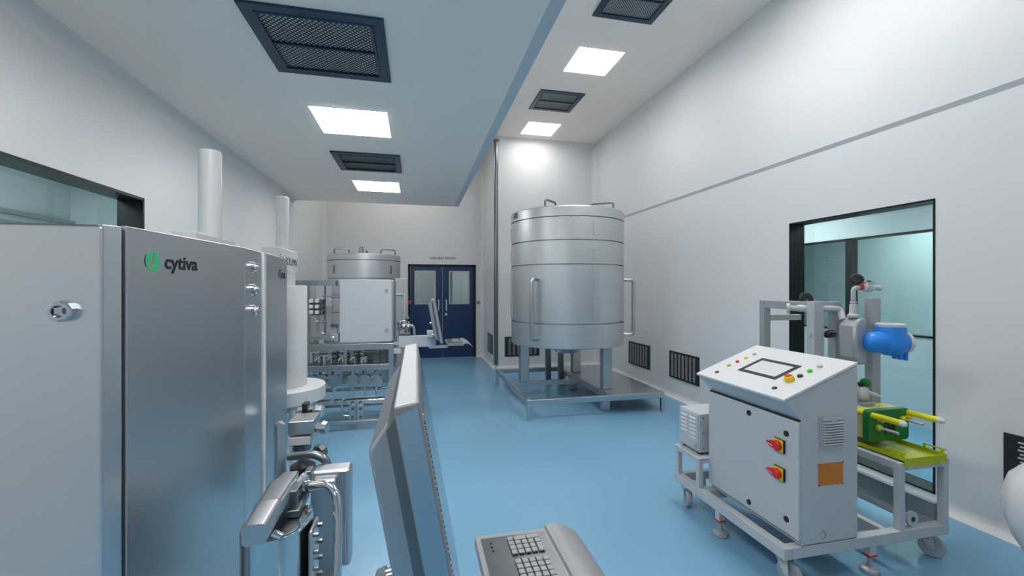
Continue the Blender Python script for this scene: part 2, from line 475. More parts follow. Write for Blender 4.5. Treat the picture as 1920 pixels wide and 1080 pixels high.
def ceiling_vent(x, y, z, label):
    t = thing('ceiling_vent', label, 'vent', (x, y, z), 'square mesh ceiling vents')
    s = .36; w = .06
    b = MB()
    for (x0, x1, y0, y1) in ((-s, s, -s, -s+w), (-s, s, s-w, s), (-s, -s+w, -s+w, s-w), (s-w, s, -s+w, s-w)):
        b.box(x+x0, x+x1, y+y0, y+y1, z-.016, z)
    i0 = s-w
    for (x0, x1, y0, y1) in ((-i0, i0, -i0, -i0+.014), (-i0, i0, i0-.014, i0), (-i0, -i0+.014, -i0, i0), (i0-.014, i0, -i0, i0)):
        b.box(x+x0, x+x1, y+y0, y+y1, z-.020, z-.004)
    b.box(x-i0, x+i0, y-.009, y+.009, z-.019, z-.004)
    b.build('frame', 'vframe', t, .003)
    MB().box(x-i0, x+i0, y-i0, y+i0, z-.0025, z-.0005).build('filter', 'vback', t, smooth=False)
    g = MB()
    R = i0
    n = 20
    for k in range(-n+1, n):
        c = k * 2*R/n
        for sgn in (1, -1):
            lo, hi = max(-R, c-R), min(R, c+R)
            if hi-lo < .02: continue
            ys = [(sgn*(xx - c)) for xx in (lo, hi)]
            p, q = Vector((x+lo, y+ys[0], z-.0035)), Vector((x+hi, y+ys[1], z-.0035))
            d = (q-p).normalized(); nrm = Vector((-d.y, d.x, 0))*.0030
            g.prism([p-nrm, q-nrm, q+nrm, p+nrm], (0, 0, -.002))
    g.build('mesh_grille', 'vgrill', t, smooth=False)
    return t
V = ceiling_vent(-.53, 2.76, ZS, 'large navy framed mesh vent nearest in the low ceiling')
clone_tree(V, (0, 2.435, 0), 'mesh vent between the two lights of the low ceiling')
clone_tree(V, (2.79, 1.32, ZC-ZS), 'mesh vent at top edge of the high ceiling')
clone_tree(V, (2.74, 3.86, ZC-ZS), 'mesh vent between the two lights of the high ceiling')

# wall vents: dark louvre panel, seven columns of short slats
def wall_vent(c, u, n, w, h, label, cols=7, rows=19):
    c = Vector(c); u = Vector(u); n = Vector(n); k = Vector((0, 0, 1))
    t = thing('wall_vent', label, 'vent', c, 'black louvred wall vents')
    def pb(b, a0, a1, z0, z1, d0, d1):
        b.prism([c+u*a0+k*z0+n*d0, c+u*a1+k*z0+n*d0, c+u*a1+k*z1+n*d0, c+u*a0+k*z1+n*d0], n*(d1-d0))
    b = MB(); pb(b, -w/2, w/2, -h/2, h/2, 0, .012)
    e = .07*w
    cw = (w-2*e)/cols
    for i in range(cols):
        for j in range(rows):
            a = -w/2+e+cw*(i+.22) + (cw*.06 if j % 2 else 0)
            z = -h/2+.07*h+(j+.5)*h*.86/rows
            rh = h*.86/rows
            p = [c+u*a+k*(z+rh*.16)+n*.013, c+u*(a+cw*.56)+k*(z+rh*.16)+n*.013,
                 c+u*(a+cw*.56)+k*(z-rh*.20)+n*.019, c+u*a+k*(z-rh*.20)+n*.019]
            b.prism(p, n*.004)
    o = b.build('louvre_panel', 'louvre', t, smooth=False)
    o.data.materials.append(M['slat'])
    for p in o.data.polygons[6:]: p.material_index = 1
    return t
wall_vent((XR, 6.66, .465), (0, 1, 0), (-1, 0, 0), .70, .39, 'black louvred vent on right wall beside the large steel tank')
wall_vent((XR, 5.41, .475), (0, 1, 0), (-1, 0, 0), .69, .39, 'black louvred vent on right wall left of the white console')
wall_vent((XR, 1.665, .475), (0, 1, 0), (-1, 0, 0), .69, .39, 'black louvred vent at the right edge, right of the window', 4, 14)
wall_vent((2.1, YA, .42), (1, 0, 0), (0, -1, 0), .72, .40, 'black louvred vent on wall behind the large steel tank')
wall_vent((XA, 9.05, .42), (0, 1, 0), (-1, 0, 0), .60, .40, 'narrow looking grey vent on side wall right of navy door')

# ------------------------------------------------------------------ LARGE STEEL TANK AND STAND
SX0, SX1, SY0, SY1, SZ = 1.30, 3.14, 4.99, 7.04, .25
t = thing('tank_stand', 'low steel frame stand with shelf plate under the large tank', 'stand', (2.2, 6, 0))
b = MB()
rw, rh = .05, .07
XM = 2.36
b.box(SX0, SX1, SY0, SY0+rw, SZ-rh, SZ); b.box(SX0, SX1, SY1-rw, SY1, SZ-rh, SZ)
b.box(SX0, SX0+rw, SY0+rw, SY1-rw, SZ-rh, SZ); b.box(SX1-rw, SX1, SY0+rw, SY1-rw, SZ-rh, SZ)
b.box(XM, XM+rw, SY0+rw, SY1-rw, SZ-rh, SZ); b.box(SX0+rw, XM, 5.98, 6.06, SZ-rh, SZ)
b.build('frame', 'steel', t, .006)
MB().box(XM+rw*.5, SX1-.004, SY0+.004, SY1-.004, SZ, SZ+.006).build('shelf_plate', 'steel', t, .002)
for x, y in ((SX0+.022, SY0+.022), (SX1-.022, SY0+.022), (SX0+.022, SY1-.022), (SX1-.022, SY1-.022)):
    MB().box(x-.022, x+.022, y-.022, y+.022, 0, SZ-rh).build('leg', 'steel', t, .004)
for x, y in ((2.42, 5.24), (2.42, 6.42), (2.42, 6.95)):
    MB().box(x-.055, x+.055, y-.05, y+.05, 0, SZ-rh).build('leg', 'steel', t, .006)

def lid_handle(b, p, q, h, r=.014):
    p, q = Vector(p), Vector(q)
    b.tube([p, p+Vector((0, 0, h)), q+Vector((0, 0, h)), q], r, bend=.04)
    return b
def tank(name, label, cx, cy, R, zb, zt, seams, lid_z, group=None):
    t = thing(name, label, 'tank', (cx, cy, 0), group)
    prof = [(R*.66, zb), (R-.012, zb), (R, zb+.012)]
    for z in seams:
        prof += [(R, z-.008), (R-.04, z-.007), (R-.04, z+.007), (R, z+.008)]
    prof += [(R, lid_z-.012), (R-.04, lid_z-.011), (R-.04, lid_z)]
    MB().lathe(prof, (cx, cy, 0), 'Z', 96).build('vessel', 'tanksteel', t, angle=30)
    MB().lathe([(R-.05, lid_z), (R+.004, lid_z), (R+.004, zt-.012), (R-.006, zt), (.1, zt)], (cx, cy, 0), 'Z', 96).build('lid', 'tanksteel', t, angle=30)
    return t
TX, TY, TR, TZ0, TZ1 = 2.18, 6.03, .82, .80, 2.672
tk = tank('process_tank', 'large cylindrical steel tank on legs beside the right wall', TX, TY, TR, TZ0, TZ1, (1.13, 1.91, 2.227), 2.54)
MB().lathe([(.62, TZ0+.002), (.60, TZ0-.004), (.20, .70), (.17, .66), (.06, .65)], (TX, TY, 0), 'Z', 48).build('cone_bottom', 'chrome', tk)
for x, y, zz in ((1.525, 6.02, SZ), (2.495, 5.36, SZ+.006), (2.50, 6.50, SZ+.006)):
    MB().box(x-.065, x+.065, y-.06, y+.06, zz, TZ0+.02).build('leg', 'steel', tk, .012)
for x, y, zz in ((2.12, 6.76, 0), (2.33, 6.74, 0)):
    MB().box(x-.04, x+.04, y-.04, y+.04, zz, TZ0+.02).build('leg', 'dsteel', tk, .006)
def pol(r, a, z): return Vector((TX + r*math.cos(math.radians(a)), TY + r*math.sin(math.radians(a)), z))
for a in (-20, -138, 129, 60):
    MB().tube([pol(TR-.01, a, 1.72), pol(TR+.14, a, 1.72), pol(TR+.14, a, .93), pol(TR-.01, a, .93)], .026, 16, bend=.055).lathe(
        [(.036, 0), (.036, .012)], pol(TR-.002, a, 1.72), (math.cos(math.radians(a)), math.sin(math.radians(a)), 0), 20).lathe(
        [(.036, 0), (.036, .012)], pol(TR-.002, a, .93), (math.cos(math.radians(a)), math.sin(math.radians(a)), 0), 20).build('grab_handle', 'steel', tk)
for (xa, da), (xb, db) in (((1022, 5.66), (1042, 5.90)), ((1150, 5.87), (1108, 6.02))):
    pa_, pb_ = at(xa, 540, da), at(xb, 540, db)
    pa_.z = pb_.z = TZ1 - .012
    lid_handle(MB(), pa_, pb_, .11).build('lid_handle', 'dsteel', tk)
def curved_plate(cx, cy, R, a0, a1, z0, z1, th=.014):
    b = MB(); n = 6
    def P(r, a, z): return Vector((cx+r*math.cos(math.radians(a)), cy+r*math.sin(math.radians(a)), z))
    pts = [P(R-.01, a0+(a1-a0)*i/n, z0) for i in range(n+1)] + [P(R+th, a1+(a0-a1)*i/n, z0) for i in range(n+1)]
    b.prism(pts, (0, 0, z1-z0)); return b
for a in (-82.5, -185):
    for z0, z1 in ((2.285, 2.455), (1.965, 2.13), (1.55, 1.88), (1.175, 1.49)):
        curved_plate(TX, TY, TR, a-2.6, a+2.6, z0, z1).build('inspection_plate', 'tanksteel', tk, .002)
a = 190
pm = pol(TR+.012, a, 2.575)
ud = Vector((math.sin(math.radians(a)), -math.cos(math.radians(a)), 0))
b = MB()
nn = Vector((math.cos(math.radians(a)), math.sin(math.radians(a)), 0))
for x0, x1 in ((-.05, -.03), (.03, .05)):
    b.prism([pm+ud*x0, pm+ud*x1, pm+ud*x1+Vector((0, 0, .075)), pm+ud*x0+Vector((0, 0, .075))], nn*.003)
b.prism([pm+ud*-.04+Vector((0, 0, .075)), pm+ud*-.02+Vector((0, 0, .075)), pm+ud*.04, pm+ud*.02], nn*.003)
b.build('emblem', 'teal', tk, smooth=False)

# ------------------------------------------------------------------ SMALL FAR TANK
FX, FY, FR = -.885, 7.97, .61
ft = tank('process_tank', 'smaller cylindrical steel tank at the back behind the equipment skid', FX, FY, FR, .55, 2.17, (1.20, 1.76), 2.07)
for i in range(4):
    aa = math.radians(45+90*i)
    x, y = FX+.5*math.cos(aa), FY+.5*math.sin(aa)
    MB().box(x-.05, x+.05, y-.05, y+.05, 0, .56).build('leg', 'steel', ft, .008)
def at8(px, py): return onY(px, py, FY)
for pa, pb_ in (((627, 480), (655, 480)), ((714, 482), (741, 482))):
    a, c = onY(*pa, 7.66), onY(*pb_, 7.72)
    a.z = c.z = 2.165
    lid_handle(MB(), a, c, .095, .012).build('lid_handle', 'dsteel', ft)
MB().tube([(FX-.03, 7.55, 2.16), (FX-.03, 7.55, 2.27), (FX+.01, 7.6, 2.29), (FX+.01, 7.6, 2.16)], .012, bend=.02).build('vent_pipe', 'dsteel', ft)
MB().cyl((FX+.08, 7.55, 2.16), (FX+.08, 7.55, 2.225), .018).build('vent_pipe', 'dsteel', ft)
for a in (-135, -40):
    curved_plate(FX, FY, FR, a-1, a+1, 1.84, 1.98).build('inspection_plate', 'dsteel', ft, .002)
# grey switch cabinet right of it
t = thing('switch_cabinet', 'tall grey metal cabinet with red switch left of navy door', 'cabinet', (-.21, 7.1, 0))
MB().box(-.32, -.125, 6.98, 7.22, .08, 1.75).build('body', 'mgrey', t, .008)
MB().box(-.31, -.135, 7.0, 7.2, 0, .08).build('plinth', 'dsteel', t)
MB().tube([(-.30, 6.975, 1.50), (-.175, 6.975, 1.50), (-.175, 6.975, 1.0)], .012, bend=.04).build('conduit', 'lgrey', t)
for z, m, r in ((1.70, 'dark', .02), (1.62, 'dark', .018), (1.45, 'bgreen', .016), (1.28, 'dark', .018), (1.2, 'dark', .016), (1.12, 'dark', .016)):
    MB().lathe([(r, 0), (r, .012)], (-.125, 7.06, z), (1, 0, 0), 16).build('indicator', m, t)
MB().lathe([(.026, 0), (.026, .02), (.012, .03)], (-.125, 7.06, 1.37), (1, 0, 0), 16).box(-.10, -.075, 7.05, 7.07, 1.35, 1.40).build('red_switch', 'red', t)

# ------------------------------------------------------------------ CHROMATOGRAPHY COLUMNS
def column(x, y, label, ztop, rod, ring, s=1.0, lettering=False):
    t = thing('chromatography_column', label, 'column', (x, y, 0), 'white chromatography columns')
    MB().lathe([(.172*s, .85), (.172*s, 1.61), (.165*s, 1.62)], (x, y, 0), 'Z', 48).build('tube', 'plastw', t)
    MB().lathe([(ring-.006, .745), (ring, .751), (ring, .846), (ring-.006, .852)], (x, y, 0), 'Z', 64).build('base_ring', 'plastw', t)
    MB().cyl((x, y, 1.62), (x, y, 1.73), .088*s, 32).build('neck', 'plastw', t)
    yk = MB().box(x-.055, x+.055, y-.29, y+.21, 1.72, 1.89).build('yoke', 'plastw', t, .004)
    MB().lathe([(rod, 1.89), (rod, ztop-.004), (rod-.004, ztop)], (x, y, 0), 'Z', 32).build('plunger_rod', 'plastw', t)
    MB().box(x-.14, x+.14, y-.14, y+.14, .67, .745).build('valve_block', 'plastw', t, .01)
    for k in range(3):
        aa = math.radians(-60+120*k)
        px_, py_ = x+.26*math.cos(aa), y+.26*math.sin(aa)
        MB().cyl((px_, py_, .0), (px_, py_, .745), .022).build('leg', 'lgrey', t)
    text('lettering', 'ÄK COLUMN', .078, .001, frame_mtx((x+.0555, y-.27, 1.775), (0, 1, 0), (0, 0, 1)), 'ink', t)
    return t
column(-1.0, 3.6, 'white chromatography column with COLUMN lettering beyond the steel cabinet', 2.297, .045, .305)
column(-1.16, 2.80, 'white chromatography column rising directly behind the steel cabinet', 2.39, .057, .30, .85)

# ------------------------------------------------------------------ OPERATOR STATION (monitor + keyboard on an arm)
def monitor(name, label, dx, dy, end='steel'):
    """tilted flat monitor seen from its edge, screen towards +x; built in place at (dx, dy)"""
    t = thing(name, label, 'monitor', (dx-.1, dy+.27, .97))
    tilt = math.radians(10.2)
    X0, Z0 = -.026, 1.466          # top back edge of the slab
    y0, y1 = .50, 1.03
    uz = Vector((math.sin(tilt), 0, -math.cos(tilt)))       # down the screen
    ux = Vector((math.cos(tilt), 0, math.sin(tilt)))        # through it, towards the operator
    O = Vector((dx+X0, dy, Z0))
    def Q(a, bq, y): return O + ux*a + uz*bq + Vector((0, y, 0))
    Hh, th = .50, .030
    b = MB().prism([Q(0, 0, y0), Q(th, 0, y0), Q(th, Hh, y0), Q(0, Hh, y0)], (0, y1-y0, 0))
    b.build('panel_case', 'mcase', t, .004)
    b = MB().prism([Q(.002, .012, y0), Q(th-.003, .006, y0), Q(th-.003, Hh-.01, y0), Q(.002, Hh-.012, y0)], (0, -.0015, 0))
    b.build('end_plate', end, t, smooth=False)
    b = MB().prism([Q(th, .03, y0+.03), Q(th+.0015, .03, y0+.03), Q(th+.0015, Hh-.03, y0+.03), Q(th, Hh-.03, y0+.03)], (0, y1-y0-.06, 0))
    b.build('display', 'mscreen', t, smooth=False)
    # seal beads along the front edge
    b = MB()
    for i in range(70):
        p = Q(th+.0005, .02+i*(Hh-.04)/69, y0+.010)
        b.cbox(p, (.0026, .005, .0036))
    b.build('edge_seal', 'steel', t)
    # bevelled rear housing
    ya, yb = y0+.07, y1-.05
    b = MB().prism([Q(.002, .012, y0+.02), Q(-.014, .03, y0+.02), Q(-.014, Hh-.03, y0+.02), Q(.002, Hh-.012, y0+.02)], (0, y1-y0-.04, 0))
    b.build('rear_flange', 'dsteel', t, .002)
    b = MB().prism([Q(-.012, .03, ya), Q(-.046, .066, ya), Q(-.046, Hh-.06, ya), Q(-.012, Hh-.03, ya)], (0, yb-ya, 0))
    b.build('rear_housing', 'cab', t, .006)
    for bq in (.26, .40):
        p = Q(-.046, bq, ya+.05)
        MB().lathe([(.010, 0), (.010, .014), (.014, .014), (.012, .026), (.004, .03)], p, -ux, 14).build('knob', 'chrome', t)
    return t
def keyboard(name, label, dx, dy, z=.95):
    t = thing(name, label, 'keyboard', (dx+.25, dy+.9, z-.03))
    x0, x1 = .150, .342
    y0, y1 = .66, 1.117
    b = MB()
    # tray section with palm rest curling down on the operator's side
    prof = [(x0, z), (x1-.004, z), (x1, z+.008), (x1+.012, z+.012), (x1+.045, z+.006), (x1+.085, z-.018), (x1+.105, z-.045),
            (x1+.098, z-.048), (x1+.078, z-.026), (x1+.04, z-.006), (x1, z-.012), (x1, z-.028), (x0, z-.028)]
    b.prism([(dx+px, dy+y0, pz) for px, pz in prof], (0, y1-y0, 0))
    b.build('tray', 'mcase', t, .002)
    MB().box(dx+x0+.012, dx+x1-.010, dy+y0+.02, dy+y1-.018, z, z+.0025).build('key_panel', 'dsteel', t, .001)
    k = MB()
    MB_led = MB()
    for j in range(3):
        MB_led.lathe([(.0025, 0), (.002, .002)], (dx+x0+.035, dy+y1-.045-.016*j, z+.0025), 'Z', 10)
    MB_led.build('led', 'dark', t)
    kw = .0165
    def key(a0, r, w=1, h=1):
        xx = dx+x0+.078+a0*.0185; yy = dy+y1-.032-r*.0185
        o = MB().box(xx, xx+kw+(w-1)*.0185, yy-kw-(h-1)*.0185, yy, z+.0025, z+.008)
        o.build('key', 'mcase', t, .0028, segs=2)
    for a0, w in ((0, 1), (1, 2), (3, 2)): key(a0*.92, 0, w*.92)
    for r in range(1, 4):
        for c in range(5 if r == 1 else 4): key(c*.92, r, .92)
    key(4*.92, 2, .92, 2)
    for r in range(5, 17):
        for c in range(5): key(c*.92, r, .92)
    MB().box(dx+x0+.095, dx+x0+.145, dy+y1-.185+.06, dy+y1-.112, z+.0025, z+.0045).build('touch_pad', 'dsteel', t, .001)
    return t

# ------------------------------------------------------------------ NEAR CHROMATOGRAPHY SKID (left foreground)
sk = thing('chromatography_skid', 'large brushed steel cabinet with cytiva logo, valves and pipes at left foreground', 'machine', (-1.0, 2.0, 0))
P = [Vector((x, y, 0)) for x, y in ((-1.75, 1.49), (-.889, 1.473), (-.864, 1.521), (-.783, 2.237), (-.797, 2.506), (-.789, 2.52), (-.822, 3.06))]
ZT = 1.79
def slab(p, q, th, z0, z1, in_=0.0):
    n = Vector((q-p).normalized()); n = Vector((n.y, -n.x, 0))     # outward to the right of p->q
    a, c = p - n*in_, q - n*in_
    return MB().prism([(*a.xy, z0), (*c.xy, z0), (*(c-n*th).xy, z0), (*(a-n*th).xy, z0)], (0, 0, z1-z0))
inn = .022
body = [(-1.75, 1.512), (-.912, 1.497), (-.887, 1.54), (-.806, 2.237), (-.818, 2.5), (-.846, 3.05), (-.965, 3.05), (-.965, 2.25), (-1.75, 2.2)]
MB().plan(body, .12, ZT-.003).build('cabinet_body', 'dsteel', sk, .003)
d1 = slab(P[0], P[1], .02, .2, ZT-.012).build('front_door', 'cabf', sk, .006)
cn = slab(P[1]+Vector((.001, .002, 0)), P[2], .02, .2, ZT-.004).build('corner_post', 'steel', sk, .005)
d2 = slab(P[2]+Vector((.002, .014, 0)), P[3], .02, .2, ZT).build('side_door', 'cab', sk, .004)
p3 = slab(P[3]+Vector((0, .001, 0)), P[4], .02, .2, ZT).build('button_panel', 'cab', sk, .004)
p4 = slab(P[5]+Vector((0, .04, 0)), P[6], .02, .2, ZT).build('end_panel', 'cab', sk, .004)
slab(P[5], P[5]+Vector((-.002, .036, 0)), .02, .2, ZT).build('light_strip', 'paintw', sk, .003)
for x, y in ((-1.6, 1.6), (-1.0, 1.6), (-1.6, 2.1), (-.9, 2.95)):
    MB().cyl((x, y, 0), (x, y, .12), .03).build('foot', 'dsteel', sk)
# lock on the front door: octagonal collar with a square key
lp = onY(122, 583, 1.478)
lk = MB().lathe([(.026, 0), (.032, .003), (.030, .026), (.025, .028), (.018, .028), (.016, .012), (.001, .012)], lp, (.1, -1, 0), 10).build('lock', 'chrome', sk, smooth=False)
ax = Vector((.1, -1, 0)).normalized()
c = lp + ax*.020
sub(MB().cbox(c, (.017, .020, .017)).build('square_key', 'lgrey', None, .001), lk)
lk_loc = Vector(sk.location)
for o in lk.children: o.matrix_parent_inverse = Matrix.Identity(4)
# side door lettering and emblem
ud = (P[3]-P[2]).normalized(); nd = Vector((ud.y, -ud.x, 0))
def on_side(px, py, off=.0005):
    """point of the side door plane seen at a pixel"""
    a = at(px, py, 1) - Vector((0, 0, EYE)); k = nd.dot(P[2]) / nd.dot(Vector((a.x, a.y, 0)))
    return Vector((a.x*k, a.y*k, EYE + a.z*k)) + nd*off
o1 = on_side(308, 503)
hs = (on_side(308, 483) - on_side(308, 503)).length
L = (on_side(370, 505) - o1).length
me = text_mesh('cytiva', 1.0, .001, Matrix.Identity(4), bold=.026)
wx = max(v.co.x for v in me.vertices); bpy.data.meshes.remove(me)
sc = L/wx
mt = frame_mtx(o1, ud, (0, 0, 1)) @ Matrix.Diagonal((sc, hs*1.85, 1, 1))
text('lettering', 'cytiva', 1.0, .001, mt, 'ink', sk, bold=.026)
# emblem: broken ring with a leaf shaped bite, plus slot
ce = on_side(286, 490)
R_ = (on_side(286, 471)-on_side(286, 509)).length/2
def E2(u, v, r=1): return ce + ud*(u*R_*1.02) + Vector((0, 0, v*R_))
# left leaf: C-shaped half, right leaf: half disc with notch at its lower left
left = [(math.cos(math.radians(a)), math.sin(math.radians(a))) for a in range(100, 226, 10)]
left += [(-.60, -.58), (-.58, -.36), (-.46, -.14), (-.24, .04), (-.06, .22), (.0, .48), (-.02, .84)]
right = [(math.cos(math.radians(a)), math.sin(math.radians(a))) for a in range(84, -122, -12)]
right += [(-.48, -.70), (-.30, -.60), (-.08, -.54), (.06, -.40), (.10, -.2), (.10, .2)]
b = MB().prism([E2(u*.97-.02, v) for u, v in left], nd*.0012)
b.prism([E2(u*.97+.02, v) for u, v in right], nd*.0012)
b.build('emblem', 'logo', sk, smooth=False)
b = MB().prism([E2(u*1.05-.02, v*1.03) for u, v in left[4:-8]], nd*.0006)
b.build('emblem_shadow', 'ink', sk, smooth=False)
# three push buttons on the button panel
u3 = (P[4]-P[3]).normalized(); n3 = Vector((u3.y, -u3.x, 0))
for py in (502, 544, 583):
    a = at(474, py, 1) - Vector((0, 0, EYE)); k = n3.dot(P[3]) / n3.dot(Vector((a.x, a.y, 0)))
    p = Vector((a.x*k, a.y*k, EYE+a.z*k))
    MB().lathe([(.030, 0), (.030, .010), (.022, .012), (.022, .016), (.018, .026), (.008, .031)], p, n3, 20).build('push_button', 'chrome', sk)
# end panel lettering
u4 = (P[6]-P[5]).normalized(); n4 = Vector((u4.y, -u4.x, 0))
a = at(521, 521, 1) - Vector((0, 0, EYE)); k = n4.dot(P[5]) / n4.dot(Vector((a.x, a.y, 0)))
text('lettering', 'ÄKTAprocess', .075, .0008, frame_mtx(Vector((a.x*k, a.y*k, EYE+a.z*k)) + n4*.0006, u4, (0, 0, 1)) @ Matrix.Diagonal((.43, 1, 1, 1)), 'ink', sk, bold=.0008)

# valves, pipes and pump in front of the end panel
def dc(px, py, d): return at(px, py, d)
def pbox(b, px0, px1, py0, py1, d0, d1):
    """box between depths, square to the room; pixels measured at the near depth"""
    a = at(px0, py0, d0); c = at(px1, py1, d0)
    y0 = (a.y+c.y)/2
    b.box(a.x, c.x, y0, y0+(d1-d0), c.z, a.z)
    return b
# mounting bracket plate
MB().prism([dc(519, 800, 2.05), dc(527, 795, 2.05), dc(536, 795, 2.08), dc(536, 925, 2.08), dc(519, 925, 2.05)], (-.03, .06, 0)).build('bracket_plate', 'steel', sk, .004)
pbox(MB(), 541, 587, 790, 816, 2.2, 2.36).build('clamp_block', 'steel', sk, .006)
kn = MB().cyl(dc(585, 802, 2.28), dc(596, 802, 2.28), .024).lathe([(.020, 0), (.034, .012), (.036, .035), (.030, .055)], dc(594, 802, 2.28), (1, -.25, 0), 8)
kn.build('clamp_knob', 'chrome', sk, smooth=False)
b = MB().lathe([(.026, 0), (.04, .02), (.04, .05), (.02, .06)], dc(588, 770, 2.5), (1, -.1, 0), 8).cyl(dc(560, 770, 2.5), dc(590, 770, 2.5), .022)
b.build('diaphragm_valve', 'chrome', sk, smooth=False)
pbox(MB(), 566, 576, 757, 782, 2.4, 2.46).build('valve_stem', 'dark', sk, .004)
MB().tube([dc(566, 815, 2.3), dc(566, 895, 2.2)], .022).build('riser_pipe', 'chrome', sk)
b = pbox(MB(), 541, 580, 820, 836, 2.2, 2.34); b.build('valve_block', 'lgrey', sk, .005)
MB().lathe([(.045, 0), (.045, .03)], dc(566, 842, 2.24), 'Z', 20).build('clamp_ring', 'dsteel', sk)
MB().lathe([(.045, -.07), (.06, -.03), (.06, .0), (.03, .02)], dc(568, 872, 2.2), 'Z', 16).build('valve_body', 'dark', sk)
MB().tube([dc(541, 856, 2.12), dc(590, 851, 2.12), dc(612, 862, 2.12), dc(615, 884, 2.12)], .020, 16, bend=.05).build('elbow_pipe', 'dsteel', sk)
MB().lathe([(.042, 0), (.042, .012)], dc(615, 884, 2.12), 'Z', 20).build('pipe_flange', 'dark', sk)
b = MB().lathe([(.02, 0), (.04, .014), (.04, .045), (.03, .055)], dc(592, 852, 2.3), (.6, .8, .2), 8)
b.build('clamp_knob', 'dsteel', sk, smooth=False)
# tall rounded sheet metal box
a = at(582, 886, 2.0); c_ = at(654, 1072, 2.0)
b = MB().box(a.x, c_.x, a.y, a.y+.10, c_.z, a.z-.0)
b.build('pump_cover', 'cab', sk, .016, segs=3)
b = MB().box(a.x+.01, c_.x-.055, a.y-.05, a.y, c_.z-.1, a.z-.025)
b.build('cover_sheet', 'steel', sk, .012, segs=3)
a2 = at(642, 888, 1.99)
MB().box(a2.x-.02, a2.x+.01, a.y-.006, a.y, c_.z+.02, a2.z-.005).build('edge_rail', 'steel', sk, .003)
# chrome downpipe
MB().tube([dc(578, 911, 1.72), dc(616, 908, 1.72), dc(630, 925, 1.70), dc(633, 960, 1.68), dc(632, 1090, 1.62), dc(632, 1250, 1.62)], .0170, 18, bend=.05).build('downpipe', 'chrome', sk)
b = MB()
b.lathe([(.030, 0), (.042, .008), (.042, .02), (.030, .028)], dc(566, 905, 1.74), (1, -.5, 0), 20)
b.cyl(dc(555, 908, 1.76), dc(585, 910, 1.72), .022)
b.build('tri_clamp', 'chrome', sk)
pbox(MB(), 570, 583, 884, 926, 1.74, 1.80).build('clamp_hinge', 'dsteel', sk, .006)
# pump head: D-shaped chamber with bolted cover
z1 = .75; z0 = z1 - .50
cc = at(514, 540, 1.55); cx, cy = cc.x, cc.y
pts = []
for i in range(19):
    th = math.radians(175 + i*162/18)
    rr, ff = .106*math.cos(th), .106*math.sin(th)
    pts.append((cx + rr*CY + ff*SY, cy - rr*SY + ff*CY))
for px_, d in ((588, 1.655), (545, 1.74), (480, 1.70)):
    q = at(px_, 540, d); pts.append((q.x, q.y))
MB().plan(pts, z0, z1-.006).build('pump_chamber', 'chrome', sk, .003)
MB().plan(pts, z1-.006, z1).build('chamber_lid', 'dsteel', sk, .002)
for px_, d in ((566, 1.535), (579, 1.635), (500, 1.48)):
    p = at(px_, 540, d); p.z = z1
    MB().lathe([(.012, -.002), (.013, .008), (.010, .012), (.010, .02), (.006, .028)], p, 'Z', 12).build('acorn_nut', 'chrome', sk)
# bolted flange at the right of the chamber
fx = at(584, 1000, 1.58)
b = MB().box(fx.x-.008, fx.x+.008, fx.y-.02, fx.y+.09, z0+.1, z1-.035)
b.build('flange_plate', 'steel', sk, .008)
for i in range(5):
    z = z1-.06-i*.062
    for yy in (.0, .07):
        MB().lathe([(.009, -.004), (.009, .016), (.006, .018)], (fx.x+.008, fx.y+yy, z), 'X', 10).build('flange_bolt', 'dsteel', sk)
MB().tube([(fx.x+.03, fx.y+.1, z1-.5), (fx.x+.03, fx.y+.1, z1-.3)], .012).build('drain_pipe', 'chrome', sk)
# lever handle: rounded bar with a square end towards the viewer
E0, E1, E2_, E3 = at(476, 1004, 1.30), at(505, 955, 1.46), at(528, 915, 1.68), at(545, 893, 1.82)
def bar(b, p, q, w0, h0, w1, h1, n=4):
    d = (q-p).normalized(); s = d.cross(Vector((0, 0, 1))).normalized(); u = s.cross(d)
    def ring(c, w, h):
        out = []
        r = min(w, h)*.22
        for sx, sz, a0 in ((1, 1, 0), (-1, 1, 90), (-1, -1, 180), (1, -1, 270)):
            for i in range(n):
                th = math.radians(a0+90*i/(n-1))
                out.append(c + s*(sx*(w/2-r)+r*math.cos(th)) + u*(sz*(h/2-r)+r*math.sin(th)))
        return out
    A = [b.bm.verts.new(v) for v in ring(p, w0, h0)]; B = [b.bm.verts.new(v) for v in ring(q, w1, h1)]
    m = len(A)
    for i in range(m): b.bm.faces.new((A[i], A[(i+1) % m], B[(i+1) % m], B[i]))
    b.bm.faces.new(A[::-1]); b.bm.faces.new(B)
    return b
b = bar(MB(), E0, E1, .068, .064, .072, .066)
bar(b, E1, E2_, .072, .066, .088, .062)
bar(b, E2_, E3, .080, .050, .062, .040)
b.build('lever_bar', 'steel', sk, angle=40)
b = pbox(MB(), 541, 556, 921, 965, 1.62, 1.72); pbox(b, 536, 560, 958, 972, 1.58, 1.74)
b.build('lever_pivot', 'dsteel', sk, .005)
MB().cyl(at(513, 1000, 1.44), at(513, 1000, 1.44)+Vector((.03, -.01, -.01)), .013).build('lever_pin', 'chrome', sk)
# open support frame under the pump
sp = MB()
px0, py0 = cx, cy
sp.box(-.95, -.16, 1.50, 1.56, .10, .16).box(-.95, -.16, 1.80, 1.86, .10, .16).box(-.22, -.16, 1.56, 1.80, .10, .16)
sp.box(cx-.03, cx+.03, cy-.03, cy+.03, .10, z0+.005)
bx = (a.x+c_.x)/2
sp.box(bx-.03, bx+.03, a.y+.02, a.y+.08, .10, c_.z+.01)
sp.box(-.95, bx+.03, a.y+.02, a.y+.08, .10, .16)
sp.build('base_frame', 'steel', sk, .004)
for x, y in ((-.19, 1.53), (-.19, 1.83)):
    MB().cyl((x, y, 0), (x, y, .10), .025).build('foot', 'dsteel', sk)
